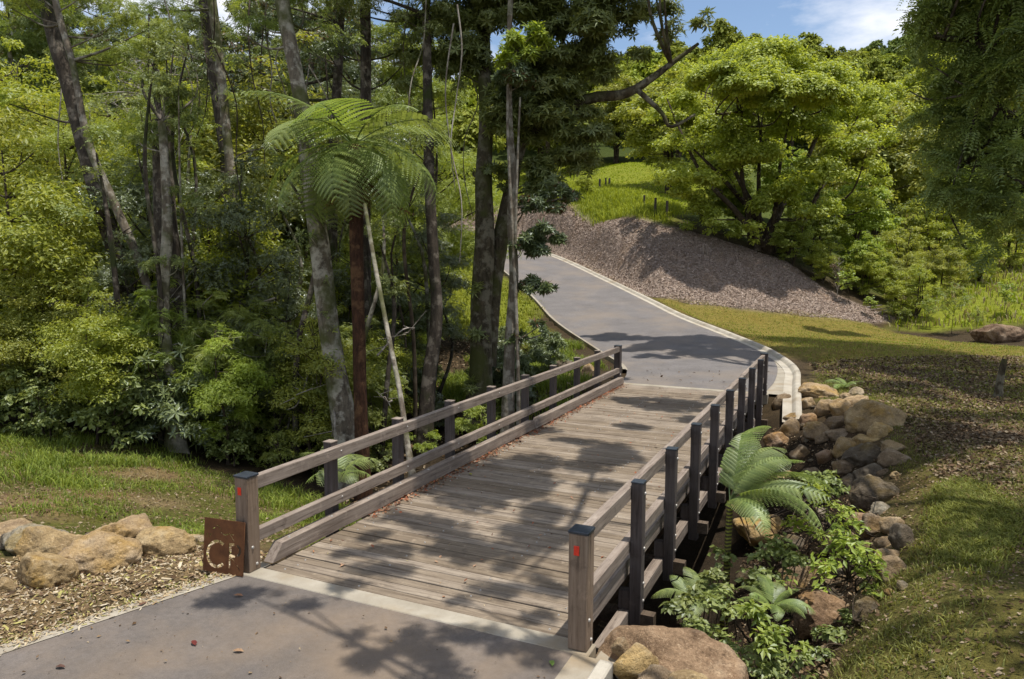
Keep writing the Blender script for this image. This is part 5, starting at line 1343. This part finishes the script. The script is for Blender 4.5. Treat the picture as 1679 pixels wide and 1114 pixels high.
o = empty('dead_sapling', P, 'brown dead sapling with bare twigs at the end of the mulched bank', 'dead sapling')
rgd = np.random.default_rng(2); parts = [tube([(0, 0, -.1), (.05, 0, 1.2), (0, .05, 2.4)], [.03, .02, .008], 5)]
for k in range(60):
    z_ = rgd.uniform(.4, 2.3); a = rgd.random()*6.28; l = .5*(1.2-z_/2.6)+.1; parts.append(tube([(0, 0, z_), (math.cos(a)*l, math.sin(a)*l, z_+l*.8)], [.01, .004], 3))
tube_obj('stem', parts, 'dead_twig_bark', o)
geo, CC = crown_geo([(np.array([0, 0, 1.3]), np.array([.5, .5, 1.0]))], 240, .12, 'leaf', 7); V, Q, va = geo
link('dry_leaves', np_mesh('dry_leaves', V, Q, False, va), o, [MATS['leaf_litter']])
# broken grey limbs lying in the left forest
o = tube_obj('broken_branch', [tube(px_line([(18,425),(60,445),(92,460)], 22), [.09, .08, .05], 8, .08, 2), tube(px_line([(40,410),(70,430),(95,450)], 22.2), [.08, .06, .04], 8, .08, 3)], 'dead_twig_bark')
tag(o, 'broken grey branch slanting through the leaves at the left', 'branch')
o = tube_obj('fallen_log', [tube(px_line([(-40,612),(30,604),(90,598),(120,600)], 21), [.2, .18, .15, .12], 10, .1, 4)], 'dark_bark'); tag(o, 'dark fallen log lying level in the left forest', 'log')

# ------------------------------------------------------------------ ground cover
def in_poly_points(poly, n, rg, dens=None):
    poly = np.array([q[:2] for q in poly], float); lo, hi = poly.min(0), poly.max(0); out = np.zeros((0, 2))
    while len(out) < n:
        c = rg.uniform(lo, hi, (n*2, 2)); k = sd_poly(c[:, 0], c[:, 1], poly) > 0
        c = c[k]
        if dens is not None: c = c[rg.random(len(c)) < dens(c[:, 0], c[:, 1])]
        out = np.concatenate([out, c])
    return out[:n]
def blades(name, P, rg, h, w, mat, lean=.5, tuft=1, spread=.06):
    """tapered bent grass blades"""
    if tuft > 1:
        P = np.repeat(P, tuft, 0)+rg.normal(size=(len(P)*tuft, 2))*spread
    n = len(P); z = tz_at(P[:, 0], P[:, 1])-.01
    a = rg.random(n)*6.28; hh = h*rg.uniform(.45, 1.25, n); l = lean*rg.uniform(.2, 1.4, n)*hh
    D = np.c_[np.cos(a), np.sin(a), 0*a]; Sd = np.c_[-np.sin(a), np.cos(a), 0*a]*(w*rg.uniform(.6, 1.3, n))[:, None]
    B = np.c_[P, z]; M = B+D*(l*.35)[:, None]+np.c_[0*a, 0*a, hh*.6]; T_ = B+D*l[:, None]+np.c_[0*a, 0*a, hh*(.95-.2*lean)]
    V = np.stack([B-Sd, B+Sd, M+Sd*.75, M-Sd*.75, T_+Sd*.15, T_-Sd*.15], 1).reshape(-1, 3)
    q = np.array([[0, 1, 2, 3], [3, 2, 4, 5]]); Q = (q[None]+(np.arange(n)*6)[:, None, None]).reshape(-1, 4)
    var = np.repeat(np.clip(rg.random(n), 0, 1), 2)
    o = link(name, np_mesh(name, V, Q, False, var), None, [MATS[mat]]); return tag(o, kind='stuff')
def chips(name, P, rg, size, mat, asp=.35, lift=.006, z=None, tilt=.35):
    n = len(P); zz = (tz_at(P[:, 0], P[:, 1]) if z is None else np.full(n, z))+lift+rg.random(n)*.012
    Nn = UP+rg.normal(size=(n, 3))*tilt; S = size*rg.uniform(.5, 1.5, n)
    TEMPL['chip'] = (np.array([(-.5, -asp*.5, 0), (.5, -asp*.5, 0), (.5, asp*.5, .03), (-.5, asp*.5, .03)]), np.array([(0, 1, 2, 3)]))
    V, Q, var = scatter_units(np.c_[P, zz], Nn, S, 'chip' if mat != 'leaf_litter' and mat != 'red_leaf_litter' else 'broad', rg, rg.random(n), 0)
    var = rg.random(len(Q))
    o = link(name, np_mesh(name, V, Q, False, var), None, [MATS[mat]]); return tag(o, kind='stuff')
rgG = np.random.default_rng(55)
def patch(sc_, th, k=3.):
    def f(x, y):
        v = np.array([mnoise.noise(Vector((a*sc_, b*sc_, 3.3))) for a, b in zip(x, y)]); return np.clip((v-th)*k+.5, 0, 1)
    return f
blades('grass', in_poly_points(LEFTGRASS, 6500, rgG, patch(.75, .12)), rgG, .1, .007, 'grass_blade', 1.0, 6, .07)
blades('grass', in_poly_points(LEFTGRASS, 1500, rgG, patch(.9, .1)), rgG, .1, .007, 'straw_blade', 1.0, 5, .08)
blades('grass', in_poly_points([(-9, 2.2), (-19, 0), (-19, 5), (-12, 6.6), (-6, 7), (-4, 5.4)], 2200, rgG, patch(.6, .1)), rgG, .22, .009, 'grass_blade', .8, 5, .09)
near_lawn = [(3.7, -4), (3.9, .6), (4.25, 2.3), (4.65, 4.5), (4.75, 7), (4.8, 11.6), (3.4, 14.4), (3.1, 19), (14, 19), (14, -4)]
_pl = patch(.45, .0)
blades('grass', in_poly_points(near_lawn, 16000, rgG, lambda x, y: _pl(x, y)*np.clip(.6-sd_poly(x, y, LBROWN)*.35, .15, 1.)), rgG, .085, .007, 'lawn_blade', .9, 6, .06)
blades('grass', in_poly_points(LGREEN, 2400, rgG, lambda x, y: _pl(x, y)*np.clip(sd_poly(x, y, LGREEN)/1.2, 0, 1)), rgG, .1, .008, 'lawn_blade', .9, 6, .06)
chips('leaf_litter', in_poly_points(LBROWN, 26000, rgG), rgG, .075, 'leaf_litter', lift=.01)
blades('grass', in_poly_points(LAWN, 14000, rgG, lambda x, y: (y > 13)*1.0), rgG, .09, .012, 'lawn_blade', .8, 3, .08)
blades('grass', in_poly_points([W(1090,383,49.5), W(1010,362,53), W(920,342,60), W(850,335,70), W(860,320,78), W(980,300,74), W(1120,345,56)], 2600, rgG), rgG, .55, .03, 'pasture_blade', .5, 5, .3)
blades('grass', in_poly_points(PASTURE, 7000, rgG), rgG, .13, .05, 'pasture_blade', .5, 3, .3)
blades('grass', in_poly_points(PAST2, 6000, rgG), rgG, .45, .04, 'straw_blade', .5, 3, .3)
blades('grass', in_poly_points(PAST2, 4500, rgG), rgG, .4, .045, 'pasture_blade', .5, 3, .3)
blades('grass', in_poly_points(PAST3, 4500, rgG), rgG, .2, .03, 'pasture_blade', .6, 3, .2)
blades('grass', in_poly_points([(-3, 13.5), (-3.2, 17), (-6, 22.2), (-9, 24), (-11, 19), (-8, 15), (-4.5, 12.5)], 2600, rgG, patch(.5, 0)), rgG, .3, .012, 'grass_blade', .7, 5, .1)
chips('wood_chip_mulch', in_poly_points(VERGE, 60000, rgG), rgG, .034, 'wood_chips', .32)
chips('wood_chip_mulch', in_poly_points(VERGE, 5000, rgG), rgG, .075, 'wood_chips', .3)
chips('leaf_litter', in_poly_points(VERGE, 24000, rgG), rgG, .05, 'leaf_litter')
blades('grass', in_poly_points(VERGE, 1500, rgG, patch(.8, .1)), rgG, .07, .006, 'lawn_blade', .9, 6, .05)
chips('bark_mulch', in_poly_points(MULCH, 115000, rgG), rgG, .095, 'mulch_chips', .25, .015)
chips('leaf_litter', in_poly_points(near_lawn, 45000, rgG, lambda x, y: 1.15-_pl(x, y)*.75), rgG, .045, 'leaf_litter')
chips('leaf_litter', in_poly_points([(5.6, 19), (6, 3), (14, -4), (16, 20)], 16000, rgG), rgG, .06, 'leaf_litter', lift=.02)
chips('leaf_litter', in_poly_points(LEFTGRASS, 26000, rgG), rgG, .05, 'leaf_litter')
chips('leaf_litter', in_poly_points([(-3, 5), (-9, 9), (-20, 8), (-20, 25), (-10, 24), (-3, 15)], 16000, rgG), rgG, .11, 'leaf_litter')
chips('leaf_litter', in_poly_points([(2.4, 2), (2.4, 13), (4.8, 12), (4.7, 4.5), (4., 1), (3.7, -3), (2.8, -3)], 9000, rgG), rgG, .05, 'leaf_litter')
# fallen leaves on the deck: drifts along the left kerb, scattered elsewhere
P = np.concatenate([np.c_[-1.86+np.abs(rgG.normal(size=1500))*.1, rgG.uniform(2, 14.2, 1500)], np.c_[rgG.uniform(-1.8, 1.8, 220), rgG.uniform(.2, 14.2, 220)], np.c_[1.84-np.abs(rgG.normal(size=260))*.08, rgG.uniform(1, 14.2, 260)]])
chips('fallen_leaves', P, rgG, .05, 'red_leaf_litter', z=.008, lift=.002)
P = np.c_[rgG.uniform(-4, 1.9, 120), rgG.uniform(-5, -.2, 120)]; P = P[P[:, 0] > -1.9+P[:, 1]*.3]
chips('fallen_leaves', P, rgG, .035, 'leaf_litter', z=.006, lift=.002)
_y = -rgG.random(2600)*8-.2
P = np.c_[-2.08+_y*.305+rgG.normal(size=2600)*.07, _y]; chips('wood_chip_mulch', P, rgG, .04, 'wood_chips', .25, z=.008, lift=.002)
_y = -rgG.random(260)*8-.2
blades('grass', np.c_[-2.16+_y*.305+rgG.normal(size=260)*.05, _y], rgG, .07, .006, 'lawn_blade', .9, 6, .03)
P = np.c_[rgG.uniform(-5, 1.9, 900), rgG.uniform(-6, -.2, 900)]; P = P[P[:, 0] > -1.9+P[:, 1]*.3]
chips('fallen_leaves', P, rgG, .013, 'leaf_litter', z=.005, lift=.002)
P = np.c_[rgG.uniform(-1.8, 1.8, 700), rgG.uniform(.2, 14.2, 700)]; chips('fallen_leaves', P, rgG, .016, 'wood_chips', z=.007, lift=.002)
P = np.c_[rgG.uniform(-1.8, 1.8, 60), rgG.uniform(14.7, 19, 60)]; chips('fallen_leaves', P, rgG, .08, 'leaf_litter', z=.03, lift=.002)
for px, py, tint, lb in [(318,1055,(.16,.03,.022),'dark red fallen leaf lying on the near road'),(391,977,(.4,.2,.1),'tan fallen leaf on the road in front of the rusty sign'),(391,1068,(.36,.22,.12),'tan curled leaf near the middle of the near road'),(99,1094,(.12,.06,.04),'dark brown leaf at the left of the near road'),(235,991,(.15,.07,.04),'brown leaf on the concrete road edge'),(905,1088,(.2,.3,.06),'green fallen leaf beside the near right end post'),(771,778,(.45,.45,.05),'yellow green leaf lying on the bridge deck')]:
    n_ = 'fallen_leaf_'+str(px); g = G('dry_leaf_'+str(px)); g.principled(g.ramp(g.noise(60, g.pos()), [(.3, tuple(c*.6 for c in tint)), (.7, tint)]), .7)
    d_ = FW+RT*(px-IMG_W/2)/F_PX+UPV*(IMG_H/2-py)/F_PX; P = CAM+d_*((.012-CAM[2])/d_[2])
    V = np.array([(-.05, 0, 0), (-.02, .022, .014), (.02, .02, .012), (.055, 0, .006), (.02, -.02, .016), (-.02, -.024, .012), (0, 0, .002)])
    me = bpy.data.meshes.new('fallen_leaf'); me.from_pydata([tuple(v) for v in V], [], [(0, 6, 1), (1, 6, 2), (2, 6, 3), (3, 6, 4), (4, 6, 5), (5, 6, 0)]); me.materials.append(g.m)
    o = link('fallen_leaf', me); o.location = [float(v) for v in P]; o.rotation_euler = (0, 0, px*.7); tag(o, lb, 'leaf', 'single fallen leaves')

# ------------------------------------------------------------------ light and sky
sun_dir = Vector((.205, .036, 1.0)).normalized()
el = math.asin(sun_dir.z); az = math.atan2(sun_dir.x, sun_dir.y)
sd = bpy.data.lights.new('sun', 'SUN'); sd.energy = 5.0; sd.angle = R(.53); sd.color = (1.0, .95, .87)
so = bpy.data.objects.new('sun', sd); COL.objects.link(so); so.rotation_euler = (-sun_dir).to_track_quat('-Z', 'Y').to_euler(); so.location = (0, 0, 60)
wd = bpy.data.worlds.new('World'); sc.world = wd; wd.use_nodes = True; nt = wd.node_tree; nt.nodes.clear()
out = nt.nodes.new('ShaderNodeOutputWorld'); bg = nt.nodes.new('ShaderNodeBackground'); sky = nt.nodes.new('ShaderNodeTexSky')
sky.sky_type = 'NISHITA'; sky.sun_disc = False; sky.sun_elevation = el; sky.sun_rotation = az; sky.altitude = 100; sky.air_density = 1.0; sky.dust_density = .6; sky.ozone_density = 1.2
tc = nt.nodes.new('ShaderNodeTexCoord'); mp = nt.nodes.new('ShaderNodeMapping'); mp.inputs['Scale'].default_value = (1, 1, 2.6); mp.inputs['Location'].default_value = (.35, .1, .2)
nz_ = nt.nodes.new('ShaderNodeTexNoise'); nz_.inputs['Scale'].default_value = 2.6; nz_.inputs['Detail'].default_value = 8; nz_.inputs['Roughness'].default_value = .58
rp = nt.nodes.new('ShaderNodeMapRange'); rp.inputs[1].default_value = .43; rp.inputs[2].default_value = .6
mx = nt.nodes.new('ShaderNodeMix'); mx.data_type = 'RGBA'
nt.links.new(tc.outputs['Generated'], mp.inputs['Vector']); nt.links.new(mp.outputs[0], nz_.inputs['Vector']); nt.links.new(nz_.outputs['Fac'], rp.inputs[0])
nt.links.new(rp.outputs[0], [q for q in mx.inputs if q.name == 'Factor'][0]); cs = [q for q in mx.inputs if q.type == 'RGBA']
nt.links.new(sky.outputs[0], cs[0]); cs[1].default_value = (7.5, 7.6, 8.0, 1)
nt.links.new([q for q in mx.outputs if q.type == 'RGBA'][0], bg.inputs['Color']); bg.inputs['Strength'].default_value = .15
nt.links.new(bg.outputs[0], out.inputs['Surface'])

sc.view_settings.view_transform = 'Standard'; sc.view_settings.look = 'None'; sc.view_settings.exposure = 0; sc.view_settings.gamma = 1
cy = sc.cycles
cy.max_bounces = 8; cy.diffuse_bounces = 5; cy.glossy_bounces = 1; cy.transmission_bounces = 6; cy.transparent_max_bounces = 6
cy.use_denoising = True
try: cy.denoiser = 'OPENIMAGEDENOISE'
except Exception: pass
cy.use_adaptive_sampling = True; cy.adaptive_threshold = .015
cy.caustics_reflective = False; cy.caustics_refractive = False
